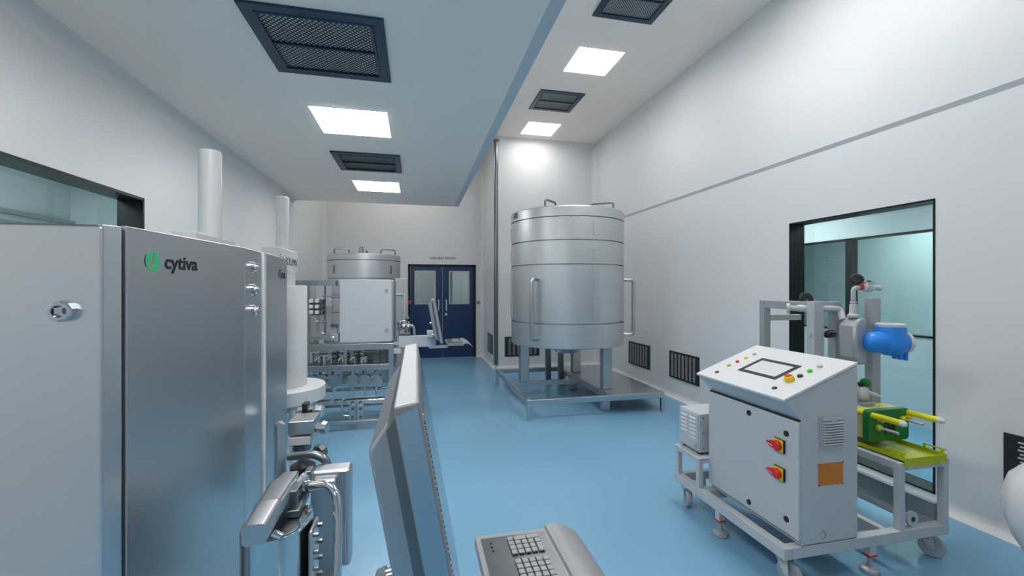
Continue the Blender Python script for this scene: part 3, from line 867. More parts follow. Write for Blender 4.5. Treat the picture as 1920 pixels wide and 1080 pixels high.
# arm that carries the near monitor and keyboard
ar = MB().cyl((.0, .85, .13), (.0, .85, .99), .03)
ar.box(-.04, .04, .81, 1.50, .10, .16).box(-.22, .04, 1.50, 1.56, .10, .16).box(0, .22, .81, .89, .885, .922)
ar.box(-.03, .06, .72, .98, .965, .985)
ar.build('operator_arm', 'lgrey', sk, .006)
monitor('monitor', 'steel cased flat monitor seen edge-on in the foreground', 0, 0, 'bluereflect')
keyboard('keyboard', 'steel industrial keyboard tray at the bottom edge of the foreground', 0, 0)

# ------------------------------------------------------------------ FAR EQUIPMENT SKID
fs = thing('equipment_skid', 'steel valve skid with white control box standing before the small tank', 'machine', (-.75, 5.3, 0))
Y0 = 5.07
def fp(px, py, y=Y0): return onY(px, py, y)
def fbox(b, px0, px1, py0, py1, y=Y0, dep=.05):
    a = fp(px0, py0, y); c = fp(px1, py1, y)
    return b.box(a.x, c.x, y, y+dep, c.z, a.z)
# frame: posts and rails
XA_, XB_ = fp(563, 700).x, fp(738, 700).x
def zy(py): return fp(700, py).z
for x in (XA_, XB_-.055):
    for y in (Y0, Y0+.75):
        MB().box(x-.0015, x+.0565, y-.002, y+.052, .0, zy(644.5)).build('post', 'steel', fs, .005)
for py0, py1 in ((644, 656), (683, 694), (787, 793)):
    b = MB()
    b.box(XA_, XB_, Y0, Y0+.05, zy(py1), zy(py0)); b.box(XA_, XB_, Y0+.75, Y0+.8, zy(py1), zy(py0))
    b.box(XB_-.05, XB_, Y0+.05, Y0+.75, zy(py1), zy(py0)); b.box(XA_, XA_+.05, Y0+.05, Y0+.75, zy(py1), zy(py0))
    b.build('frame_rail', 'steel', fs, .004)
b = MB(); b.box(XA_, XB_, Y0+.05, Y0+.75, zy(688), zy(686)); b.build('deck_plate', 'dsteel', fs)
# white control box with two round locks
bx0, bx1 = fp(637, 600).x, fp(738, 600).x
cb = MB().box(bx0, bx1, Y0+.03, Y0+.62, zy(640), zy(526)).build('control_box', 'steel', fs, .006)
bd = MB().box(bx0-.002, bx1-.02, Y0, Y0+.03, zy(641), zy(524.5)).build('box_door', 'lgrey', fs, .005)
for py in (545, 619):
    b = MB().lathe([(.020, 0), (.020, .010), (.013, .010), (.013, .004), (.001, .004)], fp(725, py), (0, -1, 0), 24)
    b.build('door_lock', 'grey', fs)
# upper left cable tray frame
b = MB(); fbox(b, 550, 637, 525.5, 536); fbox(b, 573, 581, 536, 645); fbox(b, 581, 623, 629, 638)
b.build('upper_frame', 'steel', fs, .003)
b = MB(); fbox(b, 629, 634, 526, 536, Y0-.01, .02)
b.build('hinge', 'dsteel', fs, .002)
# back panel of the upper frame
b = MB(); b.box(fp(581, 0).x, fp(612, 0).x, Y0+.30, Y0+.32, zy(628), zy(530)); b.build('back_panel', 'lgrey', fs)
MB().cyl(fp(609.5, 628), fp(609.5, 536), .009).build('guide_rod', 'dsteel', fs)
MB().cyl(fp(604, 555, Y0-.02), fp(622, 556, Y0-.02), .008).cyl(fp(621, 556, Y0-.02), fp(638, 556.5, Y0-.02), .017).build('gas_strut', 'chrome', fs)
b = MB(); fbox(b, 581, 605, 561, 591, Y0+.02, .1); b.build('valve_island', 'dsteel', fs, .004)
for r in range(3):
    for c in range(2):
        px_ = 579+c*11; py_ = 561+r*10.6
        b = MB(); fbox(b, px_, px_+7.2, py_, py_+6.8, Y0-.03, .06)
        b.build('solenoid', 'paintw', fs, .006)
    MB().lathe([(.022, 0), (.028, .01), (.02, .03)], fp(602.5, 565+r*10.6), (1, -.5, 0), 12).build('air_fitting', 'dsteel', fs)
MB().tube([fp(592, 592), fp(592, 603.5), fp(614, 604)], .012, bend=.04).build('air_hose', 'chrome', fs)
MB().tube([fp(602, 591), fp(602, 625), fp(609, 626)], .010, bend=.03).build('air_hose', 'steel', fs)
# sample pump left of the control box
b = MB(); fbox(b, 618, 634, 626, 641, Y0-.02, .12); fbox(b, 621, 632, 612, 627, Y0+.01, .06); b.build('sample_pump', 'grey', fs, .006)
MB().lathe([(.034, 0), (.030, .015), (.018, .028), (.001, .032)], fp(624, 634, Y0-.02), (0, -1, 0), 20).build('pump_dome', 'chrome', fs)
b = MB()
for px_ in (622, 628, 632): b.cyl(fp(px_, 613), fp(px_, 608), .016, 10)
b.build('pump_fittings', 'dsteel', fs)
b = MB(); fbox(b, 597, 607, 638, 644, Y0, .06); b.build('junction_box', 'grey', fs, .004)
# middle bay: motors, heat exchangers and small valve gear on the deck
zd = zy(684)
for i, (px_, w, h, m) in enumerate(((577, 6, 22, 'steel'), (586, 7, 20, 'chrome'), (597, 8, 18, 'steel'), (608, 6, 16, 'lgrey'), (620, 9, 22, 'chrome'),
                                (633, 7, 24, 'dsteel'), (648, 8, 26, 'steel'), (660, 10, 27, 'steel'), (672, 8, 19, 'dsteel'), (684, 7, 13, 'steel'))):
    y = Y0+.12+.10*(i % 3)
    p = fp(px_, 684, y); r = w*.5*.0062
    b = MB().lathe([(r, 0), (r, .01), (r*.82, .012), (r*.82, h*.0055), (r, h*.0056), (r, h*.0062), (r*.5, h*.0064)], (p.x, y, zd), 'Z', 18)
    b.build('valve_motor', m, fs)
rg = random.Random(11)
for i in range(13):
    x = XA_+.08+i*(XB_-XA_-.2)/12; y = Y0+.42+.09*(i % 3); h = rg.uniform(.09, .155); r = rg.uniform(.018, .036)
    if i % 4 == 1:
        MB().box(x-r, x+r, y-.04, y+.04, zd, zd+h).box(x-r*.6, x+r*.6, y-.05, y-.04, zd+.03, zd+h-.02).build('drive_box', rg.choice(('grey', 'dsteel')), fs, .005)
    else:
        MB().lathe([(r, 0), (r, .015), (r*.75, .018), (r*.75, h*.6), (r, h*.62), (r, h*.9), (r*.5, h)], (x, y, zd), 'Z', 16).build('valve_motor', rg.choice(('steel', 'dsteel', 'chrome')), fs)
MB().cyl((XA_+.05, Y0+.36, zd+.10), (XB_-.06, Y0+.36, zd+.10), .012).build('deck_pipe', 'chrome', fs)
MB().cyl((XA_+.05, Y0+.39, zd+.05), (XB_-.06, Y0+.39, zd+.05), .016).build('deck_pipe', 'steel', fs)
for i in range(5):
    px_ = 590+i*22
    y = Y0+.10
    a_ = fp(px_, 676, y); b_ = fp(px_+9, 668, y); c = fp(px_+9, 681, y)
    MB().tube([a_, b_, c], .010, bend=.02).build('small_pipe', 'chrome', fs)
b = MB()
for k in range(6):
    fbox(b, 699, 712, 660+k*3.4, 662+k*3.4, Y0+.10, .10)
    fbox(b, 714, 727, 659+k*3.4, 661+k*3.4, Y0+.12, .10)
b.box(fp(705, 0, Y0+.15).x-.02, fp(705, 0, Y0+.15).x+.02, Y0+.12, Y0+.18, zd-.02, fp(705, 660, Y0+.1).z)
b.box(fp(720, 0, Y0+.17).x-.02, fp(720, 0, Y0+.17).x+.02, Y0+.14, Y0+.20, zd-.02, fp(705, 660, Y0+.1).z)
b.build('cooling_fins', 'dsteel', fs)
b = MB(); fbox(b, 683, 700, 657, 678, Y0+.35, .2); b.build('motor_housing', 'grey', fs, .01)
# lower bay: round membrane valves with nuts and pipe drops
yv = Y0+.06
def valve(px_):
    b = MB().lathe([(.050, -.03), (.070, -.02), (.070, 0), (.066, .004)], fp(px_, 714, yv), (0, -1, 0), 28)
    h = b.build('membrane_valve', 'steel', fs, angle=30)
    p, p2 = fp(px_, 714, yv), fp(px_, 714, yv)
    nn_ = MB().lathe([(.026, 0), (.026, .035), (.016, .037), (.016, .05)], (p.x, yv+.01, p.z+.070), 'Z', 8)
    nn_.build('valve_nut', 'chrome', fs); nn_ = MB()
    nn_.lathe([(.026, 0), (.026, -.035), (.016, -.037), (.016, -.05)], (p.x, yv+.01, p.z-.070), 'Z', 8)
    nn_.build('valve_nut', 'chrome', fs); nn_ = MB()
    nn_.lathe([(.020, 0), (.020, .03)], (p.x-.062, yv-.035, p.z+.012), (0, -1, 0), 10)
    nn_.build('side_plug', 'chrome', fs)
    MB().box(p.x-.045, p.x+.045, yv+.02, yv+.12, p.z-.05, p.z+.05).build('valve_back', 'dsteel', fs, .008)
for px_ in (581, 603, 626, 661, 684, 706): valve(px_)
zl = fp(661, 745, yv).z
def vx(px_): return fp(px_, 714, yv).x
for px_ in (661, 684):
    MB().cyl((vx(px_), yv+.01, fp(px_, 731, yv).z), (vx(px_), yv+.01, zl), .011).build('drop_pipe', 'chrome', fs)
MB().tube([(vx(706), yv+.01, fp(706, 731, yv).z), (vx(706), yv+.01, zl), (vx(650), yv+.01, zl), (vx(641), yv+.01, zl-.02), (vx(641), yv+.01, fp(680, 778, yv).z), (vx(655), yv+.01, fp(680, 779, yv).z)], .011, bend=.05).build('manifold_pipe', 'chrome', fs)
MB().tube([(vx(626), yv+.01, fp(626, 731, yv).z), (vx(625), yv+.01, fp(680, 750, yv).z), (vx(590), yv+.01, fp(680, 752, yv).z)], .013, bend=.05).build('manifold_pipe', 'chrome', fs)
MB().cyl((XA_, yv+.06, fp(680, 731, yv).z), (XB_, yv+.06, fp(680, 731, yv).z), .016).build('header_pipe', 'dsteel', fs)
MB().cyl((XA_, yv+.06, fp(680, 753, yv).z), (XB_, yv+.06, fp(680, 753, yv).z), .016).build('header_pipe', 'chrome', fs)
MB().cyl((XA_, yv+.2, fp(680, 757, yv).z), (XB_, yv+.2, fp(680, 757, yv).z), .02).build('header_pipe', 'steel', fs)
for px_ in (654, 668.5):
    b = MB(); fbox(b, px_, px_+13, 760, 786, yv, .05)
    blk = b.build('solenoid_block', 'steel', fs, .003)
    b = MB()
    for py in (766, 782): b.lathe([(.017, 0), (.017, .006), (.009, .006), (.009, .002), (.001, .002)], fp(px_+7.5, py, yv), (0, -1, 0), 16)
    b.build('screw_port', 'dsteel', fs)
    b = MB().lathe([(.016, 0), (.02, .01), (.02, .035), (.012, .04)], (fp(px_+7, 760, yv).x, yv+.025, fp(680, 760, yv).z), 'Z', 12)
    b.build('block_fitting', 'chrome', fs)
MB().cyl((vx(661), yv+.01, fp(680, 706, yv).z+.02), (vx(661), yv+.01, fp(680, 694, yv).z), .024).build('riser', 'chrome', fs)
# right hand valve cluster above the arm
rng = random.Random(3)
xr = fp(757, 600).x
for i, (px_, py, r) in enumerate(((752, 606, 7), (757, 614, 6), (763, 606, 5), (766, 596, 4), (755, 623, 6), (762, 622, 6), (768, 612, 5), (749, 618, 5), (760, 599, 4))):
    p = fp(px_, py, Y0+.1+.05*(i % 3))
    b = MB().lathe([(r*.0038, 0), (r*.005, .01), (r*.005, .035), (r*.003, .045)], p, ((i % 3)-1, -1.0, (i % 2)*.8), 10)
    b.build('sensor_valve', ('chrome', 'steel', 'dsteel')[i % 3], fs)
MB().tube([fp(748, 627, Y0+.12), fp(751, 604, Y0+.12), fp(761, 600, Y0+.12), fp(764, 627, Y0+.12)], .010, bend=.04).build('sensor_pipe', 'chrome', fs)
MB().tube([fp(760, 608, Y0+.08), fp(776, 611, Y0+.08), fp(777, 630, Y0+.08)], .016, bend=.04).build('sensor_pipe', 'steel', fs)
b = MB(); fbox(b, 748, 769, 625, 632, Y0+.04, .16); b.build('manifold_block', 'dsteel', fs, .004)
b = MB(); fbox(b, 738, 752, 641, 647, Y0+.05, .08); fbox(b, 738, 752, 654, 663, Y0-.02, .08); b.build('side_bracket', 'lgrey', fs, .004)
# arm, then monitor and keyboard of the far skid
b = MB(); fbox(b, 747.5, 811, 631, 650, Y0, .10)
p = fp(812, 640, Y0+.05)
b.cyl((p.x, Y0+.05, .90), (p.x, Y0+.05, 1.06), .034)
b.box(p.x-.05, p.x+.17, Y0+.02, Y0+.08, .895, .925)
b.box(p.x-.07, p.x+.0, Y0-.06, Y0+.14, 1.03, 1.10)
b.build('operator_arm', 'lgrey', fs, .005)
DXF, DYF = .205, 4.36
monitor('monitor', 'small looking grey monitor seen edge-on before the navy door', DXF, DYF)
keyboard('keyboard', 'keyboard tray on arm below the far monitor before navy door', DXF, DYF, .955)

# ------------------------------------------------------------------ RIGHT HAND FILTRATION CART
ct = thing('filtration_cart', 'grey steel cart frame on casters carrying the white console by right window', 'cart', (2.45, 2.4, 0))
CX0, CX1, CY0, CY1, CZ0, CZ1 = 1.893, 3.047, 1.892, 2.885, .16, .222
b = MB()
b.box(CX0, CX0+.05, CY0, CY1, CZ0, CZ1).box(CX1-.05, CX1, CY0, CY1, CZ0, CZ1)
b.box(CX0+.05, CX1-.05, CY0, CY0+.05, CZ0, CZ1).box(CX0+.05, CX1-.05, CY1-.05, CY1, CZ0, CZ1)
b.box(2.37, 2.42, CY0+.05, CY1-.05, CZ0, CZ1)
b.box(2.60, 2.64, CY0+.05, CY1-.05, CZ0, CZ1)
b.box(CX0+.05, 2.37, 2.56, 2.62, CZ0, CZ1)
b.build('base_frame', 'lgrey', ct, .005)
def caster(x, y, rz):
    w = MB()
    m = Matrix.Translation((x, y, 0)) @ Matrix.Rotation(rz, 4, 'Z')
    w.lathe([(.042, -.016), (.058, -.018), (.062, -.012), (.062, .012), (.058, .018), (.042, .016)], m @ Vector((.03, 0, .063)), m.to_3x3() @ Vector((0, 1, 0)), 32)
    w.build('wheel', 'grey', ct, angle=30)
    MB().lathe([(.0435, -.006), (.0435, .006)], m @ Vector((.03, 0, .063)), m.to_3x3() @ Vector((0, 1, 0)), 24).build('wheel_hub', 'mgrey', ct)  # hub coloured darker to deepen the weak shade of the recess
    f = MB()
    for s in (-1, 1):
        f.prism([m @ Vector((.045, s*.026, .050)), m @ Vector((.015, s*.026, .050)), m @ Vector((-.035, s*.026, .145)), m @ Vector((.035, s*.026, .145))], (m.to_3x3() @ Vector((0, s*.004, 0))))
    f.box(-.04, .04, -.03, .03, .140, .150, m)
    f.lathe([(.024, .15), (.024, .161)], m @ Vector((0, 0, 0)), 'Z', 20)
    f.lathe([(.010, -.034), (.010, .034)], m @ Vector((.03, 0, .063)), m.to_3x3() @ Vector((0, 1, 0)), 12)
    f.build('caster', 'lgrey', ct, .002)
caster(1.965, 1.97, math.radians(-75)); caster(2.99, 1.98, math.radians(-60))
caster(1.955, 2.82, math.radians(-110)); caster(2.98, 2.82, math.radians(-90))
def foot(x, y):
    MB().box(x-.026, x+.026, y-.02, y+.02, .10, CZ0+.005).build('levelling_foot', 'lgrey', ct, .003)
    MB().box(x-.0275, x+.0275, y-.0215, y+.0215, .092, .102).build('foot_band', 'red', ct)
    MB().cyl((x, y, .03), (x, y, .10), .011).lathe([(.016, .03), (.016, .05)], (x, y, 0), 'Z', 6).build('foot_screw', 'grey', ct)
    MB().lathe([(.042, 0), (.047, .006), (.045, .022), (.03, .032), (.012, .036)], (x, y, 0), 'Z', 28).build('foot_pad', 'grey', ct)
foot(1.925, 2.42); foot(2.50, 1.925); foot(2.62, 2.75)
# small stand at the far end under the power unit
b = MB()
for x, y in ((1.90, 2.60), (1.90, 2.84), (2.25, 2.84), (2.25, 2.66)):
    b.box(x+.001, x+.034, y+.001, y+.039, CZ1, .418)
b.box(1.90, 2.285, 2.60, 2.64, .39, .42).box(1.90, 2.285, 2.84, 2.88, .39, .42).box(1.90, 1.935, 2.64, 2.84, .39, .42).box(2.25, 2.285, 2.64, 2.84, .39, .42)
b.box(1.895, 2.29, 2.595, 2.885, .42, .428)
b.build('unit_stand', 'lgrey', ct, .004)
MB().box(1.955, 2.0, 2.66, 2.71, CZ1-.02, .30).build('cable_box', 'lgrey', ct, .003)
# tray stand on the right
b = MB()
for x in (2.675, 3.005):
    for y in (1.892, 2.47, 2.845):
        b.box(x+.001, x+.039, y+.001, y+.039, CZ1, .603)
b.box(2.675, 3.045, 1.892, 1.932, .56, .605).box(2.675, 3.045, 2.845, 2.885, .56, .605)
b.box(2.675, 2.715, 1.932, 2.845, .56, .605).box(3.005, 3.045, 1.932, 2.845, .56, .605)
b.build('tray_stand', 'lgrey', ct, .004)
MB().box(3.0, 3.04, 1.94, 2.84, .222, .32).build('cross_plate', 'grey', ct)
# drain pipe lying on the base, with flange
b = MB().cyl((2.80, 1.925, .265), (2.80, 2.85, .265), .020)
b.lathe([(.012, -.012), (.040, -.012), (.042, -.004), (.042, .004), (.02, .006)], (2.80, 1.925, .265), (0, 1, 0), 28)
b.build('drain_pipe', 'lgrey', ct)
MB().lathe([(.014, 0), (.014, .002)], (2.80, 1.9125, .265), (0, -1, 0), 20).build('pipe_bore', 'dark', ct)
# gantry posts behind the console
gx = 2.672
b = MB()
b.box(gx-.03, gx+.03, 2.83, 2.88, CZ1, 1.505)
b.box(gx-.03, gx+.03, 2.46, 2.83, 1.445, 1.505)
b.build('gantry_post', 'grey', ct, .004)
b = MB()
b.box(gx-.03, gx+.055, 2.40, 2.46, CZ1, 1.508); b.build('gantry_post', 'lgrey', ct, .004)
b = MB()
b.box(gx+.15, gx+.20, 2.40, 2.46, CZ1, 1.505); b.box(gx+.055, gx+.15, 2.40, 2.44, 1.445, 1.505)
b.build('gantry_post', 'grey', ct, .004)
MB().box(gx+.03, gx+.33, 2.84, 2.88, 1.345, 1.39).build('gantry_arm', 'grey', ct, .003)
MB().box(2.955, 3.03, 2.26, 2.31, .605, 1.535).build('meter_post', 'grey', ct, .004)
# expansion vessel with pipework
vz0, vz1 = 1.10, 1.405
b = MB()
pts = []
vx0, vx1, vy0, vy1 = 2.768, 2.868, 2.22, 2.34
b.prism([(vx0, vy0, vz0+.05), (vx0, vy0, vz1-.055), (vx0+.035, vy0, vz1-.006), (vx0+.06, vy0, vz1), (vx1, vy0, vz1), (vx1, vy0, vz0), (vx0+.04, vy0, vz0)], (0, vy1-vy0, 0))
b.build('header_vessel', 'grey', ct, .018, segs=3)
MB().box(vx1-.04, vx1-.0, 2.30, 2.34, .6, vz0+.02).build('vessel_post', 'grey', ct)
p = Vector((2.818, 2.275, vz1))
b = MB().lathe([(.033, 0), (.034, .016), (.026, .022), (.022, .03), (.021, .085), (.015, .09), (.015, .094), (.019, .097), (.019, .104), (.014, .107)], p, 'Z', 24)
b.build('vessel_neck', 'lgrey', ct)
q1 = at(1602, 551, 2.78); q2 = at(1606, 545, 2.75)
MB().tube([p+Vector((0, 0, .11)), p+Vector((0, 0, .195)), p+Vector((.045, -.012, .20))], .0135, 18, bend=.04).build('swan_neck', 'lgrey', ct)
pe = p+Vector((.042, -.012, .20))
MB().lathe([(.019, -.006), (.019, .010)], pe, (1, -.25, 0), 18).build('red_clamp', 'red', ct)
b = MB().lathe([(.020, 0), (.024, .01), (.030, .016), (.030, .055), (.024, .062), (.016, .066), (.015, .10), (.020, .104), (.020, .115)], pe+Vector((.012, -.004, 0)), (1, -.25, -.05), 18)
b.box(pe.x+.025, pe.x+.075, pe.y-.035, pe.y+.012, pe.z+.015, pe.z+.034)
b.build('valve_body', 'lgrey', ct)
MB().cyl(pe+Vector((.035, -.012, .025)), pe+Vector((-.0, .005, .048)), .013).build('valve_stem', mat('pink sleeve', (.75, .35, .36), .4), ct)
b = MB().lathe([(.015, -.014), (.032, -.012), (.040, 0), (.032, .012), (.015, .014)], pe+Vector((-.012, .012, .055)), (-.7, -.7, .25), 10)
b.build('hand_wheel', 'dark', ct, smooth=False)
MB().lathe([(.014, 0), (.02, .005), (.014, .010)], pe+Vector((.05, -.012, .034)), 'Z', 12).build('valve_cap', 'dark', ct)
# horizontal pipe through the gantry with black hand wheel
pa, pb2 = at(1478, 578, 3.05), at(1560, 578, 2.92)
pc2 = at(1575, 580, 2.93)
MB().tube([pa, at(1520, 578, 2.99), pb2, pc2, Vector((2.80, 2.33, 1.385))], .020, 16, bend=.06).build('transfer_pipe', 'lgrey', ct)
MB().lathe([(.036, -.01), (.036, .01)], pa, (pb2-pa), 20).lathe([(.021, .05), (.025, .06), (.025, .16), (.021, .17)], pa, (pb2-pa), 16).build('pipe_valve', 'lgrey', ct)
w = at(1511, 561, 3.08)
MB().lathe([(.02, -.02), (.042, -.018), (.052, 0), (.042, .018), (.02, .02)], w, (-.25, -.95, .3), 10).cyl(w, at(1511, 577, 3.0), .014).build('hand_wheel', 'dark', ct, smooth=False)
# pressure sensor between the posts
b = MB().lathe([(.016, 0), (.026, .01), (.026, .07), (.02, .08)], at(1547, 627, 2.95), (1, 0, .05), 16)
b.cyl(at(1519, 626, 2.95), at(1550, 628, 2.95), .014)
b.build('pressure_sensor', 'dark', ct)
MB().lathe([(.018, 0), (.018, .02)], at(1517, 626, 2.95), (1, 0, 0), 16).build('sensor_cap', 'lgrey', ct)

# white console
CBX0, CBX1, CBY0, CBY1 = 1.998, 2.37, 1.890, 2.60
cs = thing('control_console', 'white control console with sloped touch panel standing on the cart', 'console', (2.2, 2.25, CZ1))
side = [(CBX0, .228), (CBX0, .893), (1.895, .998), (1.905, 1.006), (CBX1, 1.175), (CBX1, .228)]
MB().prism([(x, CBY0, z) for x, z in side], (0, CBY1-CBY0, 0)).build('housing', 'lgrey', cs, .004)
sl = Vector((CBX1-1.885, 0, 1.187-1.008)).normalized(); sn = Vector((-sl.z, 0, sl.x))
o = Vector((1.885, CBY0-.006, 1.000))
b = MB().prism([o, o+sl*(.5175), o+sl*.5175+sn*.016, o+sn*.016], (0, CBY1-CBY0+.012, 0))
lidp = b.build('sloped_panel', 'paintw', cs, .004)
Lx, Ly = .5175, CBY1-CBY0+.012
top0 = o + sn*.016
def panel(u, v, h=0): return top0 + sl*u + Vector((0, v, 0)) + sn*h
# pixel to panel coordinates
def pan(px, py):
    a = at(px, py, 1)-Vector((0, 0, EYE)); C0 = Vector((0, 0, EYE))
    k = (top0-C0).dot(sn)/a.dot(sn); r = C0+a*k-top0
    return r.dot(sl), r.y
qd = [pan(*p) for p in ((1383, 694), (1429, 672), (1505, 687), (1452, 712))]
us = sorted(q[0] for q in qd); vs = sorted(q[1] for q in qd)
u0, u1, v0, v1 = (us[0]+us[1])/2, (us[2]+us[3])/2, (vs[0]+vs[1])/2, (vs[2]+vs[3])/2
def pq(b, u0, u1, v0, v1, h0, h1):
    return b.prism([panel(u0, v0, h0), panel(u1, v0, h0), panel(u1, v1, h0), panel(u0, v1, h0)], sn*(h1-h0))
sf = .026
b = MB(); pq(b, u0, u1, v0, v0+sf, 0, .003); pq(b, u0, u1, v1-sf, v1, 0, .003); pq(b, u0, u0+sf, v0+sf, v1-sf, 0, .003); pq(b, u1-sf, u1, v0+sf, v1-sf, 0, .003)
b.build('screen_frame', 'dark', cs, smooth=False)
b = MB(); pq(b, u0+sf, u1-sf, v0+sf, v1-sf, 0, .0015); b.build('touch_screen', 'screen', cs, smooth=False)
for px_, py, m, r, h in ((1344.5, 698, 'dark', .013, .006), (1367, 686, 'lime', .012, .010), (1383, 679, 'red', .012, .010), (1399, 672, 'syellow', .012, .010), (1415, 665, 'lgrey', .012, .010),
                         (1452.5, 728, 'dark', .014, .006), (1500.5, 706, 'dark', .015, .010), (1519, 697, 'bgreen', .014, .012), (1537.5, 688, 'lgrey', .015, .012)):
    u, v = pan(px_, py)
    MB().lathe([(r, 0), (r, h*.7), (r*.85, h)], panel(u, v, 0), sn, 20).build('push_button', m, cs)
u, v = pan(1481, 714)
es = MB().lathe([(.024, 0), (.026, .012), (.024, .030), (.020, .032), (.019, .014), (.001, .014)], panel(u, v, 0), sn, 20).build('stop_collar', 'syellow', cs)
MB().lathe([(.010, .01), (.017, .020), (.018, .030), (.012, .036)], panel(u, v, 0), sn, 16).build('stop_knob', 'red', cs)
# front door facing the operator
MB().box(1.978, 1.998, 1.888, 2.605, .256, .886).build('door', 'lgrey', cs, .005)
MB().box(1.984, 1.999, 1.895, 2.60, .886, .895).build('door_gap', 'dark', cs)
for y, z in ((2.235, .84), (1.965, .803), (2.235, .298), (1.965, .336)):
    MB().lathe([(.0165, 0), (.0165, .004), (.012, .006)], (1.978, y, z), (-1, 0, 0), 20).build('door_lock', 'dark', cs)
for y, z in ((2.005, .726), (2.005, .571)):
    MB().box(1.966, 1.978, y-.035, y+.035, z-.036, z+.036).build('switch_base', 'dark', cs, .002)
    MB().box(1.962, 1.966, y-.031, y+.035, z-.034, z+.034).build('switch_plate', 'syellow', cs, .001)
    b = MB().lathe([(.028, 0), (.027, .014), (.02, .022)], (1.962, y, z), (-1, 0, 0), 24)
    b.prism([(1.962, y+.018, z-.022), (1.962, y+.018, z+.022), (1.962, y+.066, z+.010), (1.962, y+.066, z-.004)], (-.020, 0, 0))
    b.build('switch_knob', 'red', cs, .004)
    MB().prism([(1.9415, y+.01, z-.003), (1.9415, y+.01, z-.007), (1.9415, y+.064, z-.000), (1.9415, y+.064, z+.003)], (-.001, 0, 0)).build('switch_pointer', 'paintw', cs)
# side vent, orange plate, sight hole
vx0, vx1, vz0, vz1 = 2.113, 2.270, .752, .907
b = MB().box(vx0, vx1, CBY0-.010, CBY0, vz0, vz1)
vt = b.build('side_vent', 'mgrey', cs, .004)
b = MB()
for i in range(9):
    z = vz0+.008+i*.0142
    b.prism([(vx0+.010, CBY0-.010, z), (vx0+.010, CBY0-.022, z-.001), (vx0+.010, CBY0-.021, z+.004), (vx0+.010, CBY0-.010, z+.008)], (vx1-vx0-.020, 0, 0))
b.box(vx0+.01, vx0+.06, CBY0-.016, CBY0-.010, vz1-.019, vz1-.004)
b.box(vx0+.063, vx1-.06, CBY0-.018, CBY0-.010, vz1-.024, vz1-.004); b.box(vx1-.057, vx1-.01, CBY0-.016, CBY0-.010, vz1-.019, vz1-.004)
sub(b.build('louvres', 'lgrey', None, smooth=False), vt)
vt.children[0].matrix_parent_inverse = Matrix.Identity(4)
MB().box(2.106, 2.268, CBY0-.003, CBY0, .538, .655).build('orange_plate', 'orange', cs, smooth=False)
b = MB()
for x, z, sx, sz in ((2.106, .655, 1, -1), (2.268, .655, -1, -1), (2.106, .538, 1, 1), (2.268, .538, -1, 1)):
    b.prism([(x-.004*sx, CBY0-.004, z-.001*sz), (x-.001*sx, CBY0-.004, z-.004*sz), (x+.011*sx, CBY0-.004, z+.004*sz), (x+.008*sx, CBY0-.004, z+.007*sz)], (0, -.001, 0))
b.build('plate_clips', 'dark', cs, smooth=False)
MB().lathe([(.021, 0), (.021, .001)], (2.136, CBY0, .27), (0, -1, 0), 24).build('hole', 'dark', cs)
MB().lathe([(.019, 0), (.019, .0015)], (2.133, CBY0, .27), (0, -1, 0), 24).build('hole_plug', 'lgrey', cs)

# power unit on its little stand
pu = thing('power_unit', 'grey louvred metal box on small stand left of the white console', 'unit', (2.1, 2.76, .428))
ux0, ux1, uy0, uy1, uz0, uz1 = 1.935, 2.27, 2.645, 2.88, .445, .715
MB().box(ux0, ux1, uy0, uy1, uz0, uz1).build('case', 'lgrey', pu, .005)
MB().box(ux0-.006, ux0, uy0+.010, uy1-.010, uz0+.012, uz1-.012).build('face_plate', 'lgrey', pu, .002)
b = MB()
for c in range(2):
    for r in range(5 if c == 1 else 6):
        y = uy0+.030+c*.10; z = uz1-.045-r*.028-(.004 if c else 0)
        b.prism([(ux0-.006, y, z), (ux0-.013, y, z+.002), (ux0-.006, y, z+.012)], (0, .07, 0))
b.build('louvres', 'paintw', pu, smooth=False)
MB().lathe([(.016, 0), (.016, .004)], (ux0-.006, uy0+.03, uz0+.04), (-1, 0, 0), 16).build('cable_gland', 'grey', pu)
b = MB()
for z in (uz0+.03, (uz0+uz1)/2, uz1-.03): b.lathe([(.006, 0), (.005, .004)], (ux0+.03, uy0, z), (0, -1, 0), 10)
b.build('screws', 'dsteel', pu)
for x in (ux0+.03, ux1-.03):
    for y in (uy0+.03, uy1-.03):
        MB().cyl((x, y, .428), (x, y, uz0+.002), .018, 16).build('rubber_foot', 'dark', pu)

# yellow drip tray
tr = thing('drip_tray', 'lime yellow metal drip tray on the cart under the green plates', 'tray', (2.86, 2.35, .605))
tx0, tx1, ty0, ty1, tz = 2.705, 3.015, 1.895, 2.86, .608
b = MB().box(tx0, tx1, ty0, ty1, tz, tz+.006)
b.box(tx0, tx0+.004, ty0, ty1, tz, tz+.028).box(tx1-.004, tx1, ty0, ty1, tz, tz+.028).box(tx0, tx1, 1.8865, 1.8905, tz-.026, tz+.024).box(tx0+.001, tx1-.001, 1.8903, 1.8955, tz+.001, tz+.005).box(tx0, tx1, ty1-.004, ty1, tz, tz+.028)
b.build('pan', 'tray', tr)
for x in (tx0, tx1-.005):
    b = MB()
    ya, yb = 1.90, 2.005
    b.box(x, x+.005, ya, yb, tz+.044, tz+.052).box(x, x+.005, ya+.001, ya+.015, tz+.0285, tz+.0438).box(x+.0005, x+.0045, yb-.015, yb-.001, tz+.0285, tz+.0438)
    b.box(x-.006, x+.011, ya-.0085, ya-.0005, tz+.0455, tz+.0515)
    b.build('tray_handle', 'tray', tr)
for x in (tx0+.02, tx1-.05):
    MB().box(x, x+.035, 1.883, 1.8865, tz-.028, tz-.018).build('clip', 'lgrey', tr)

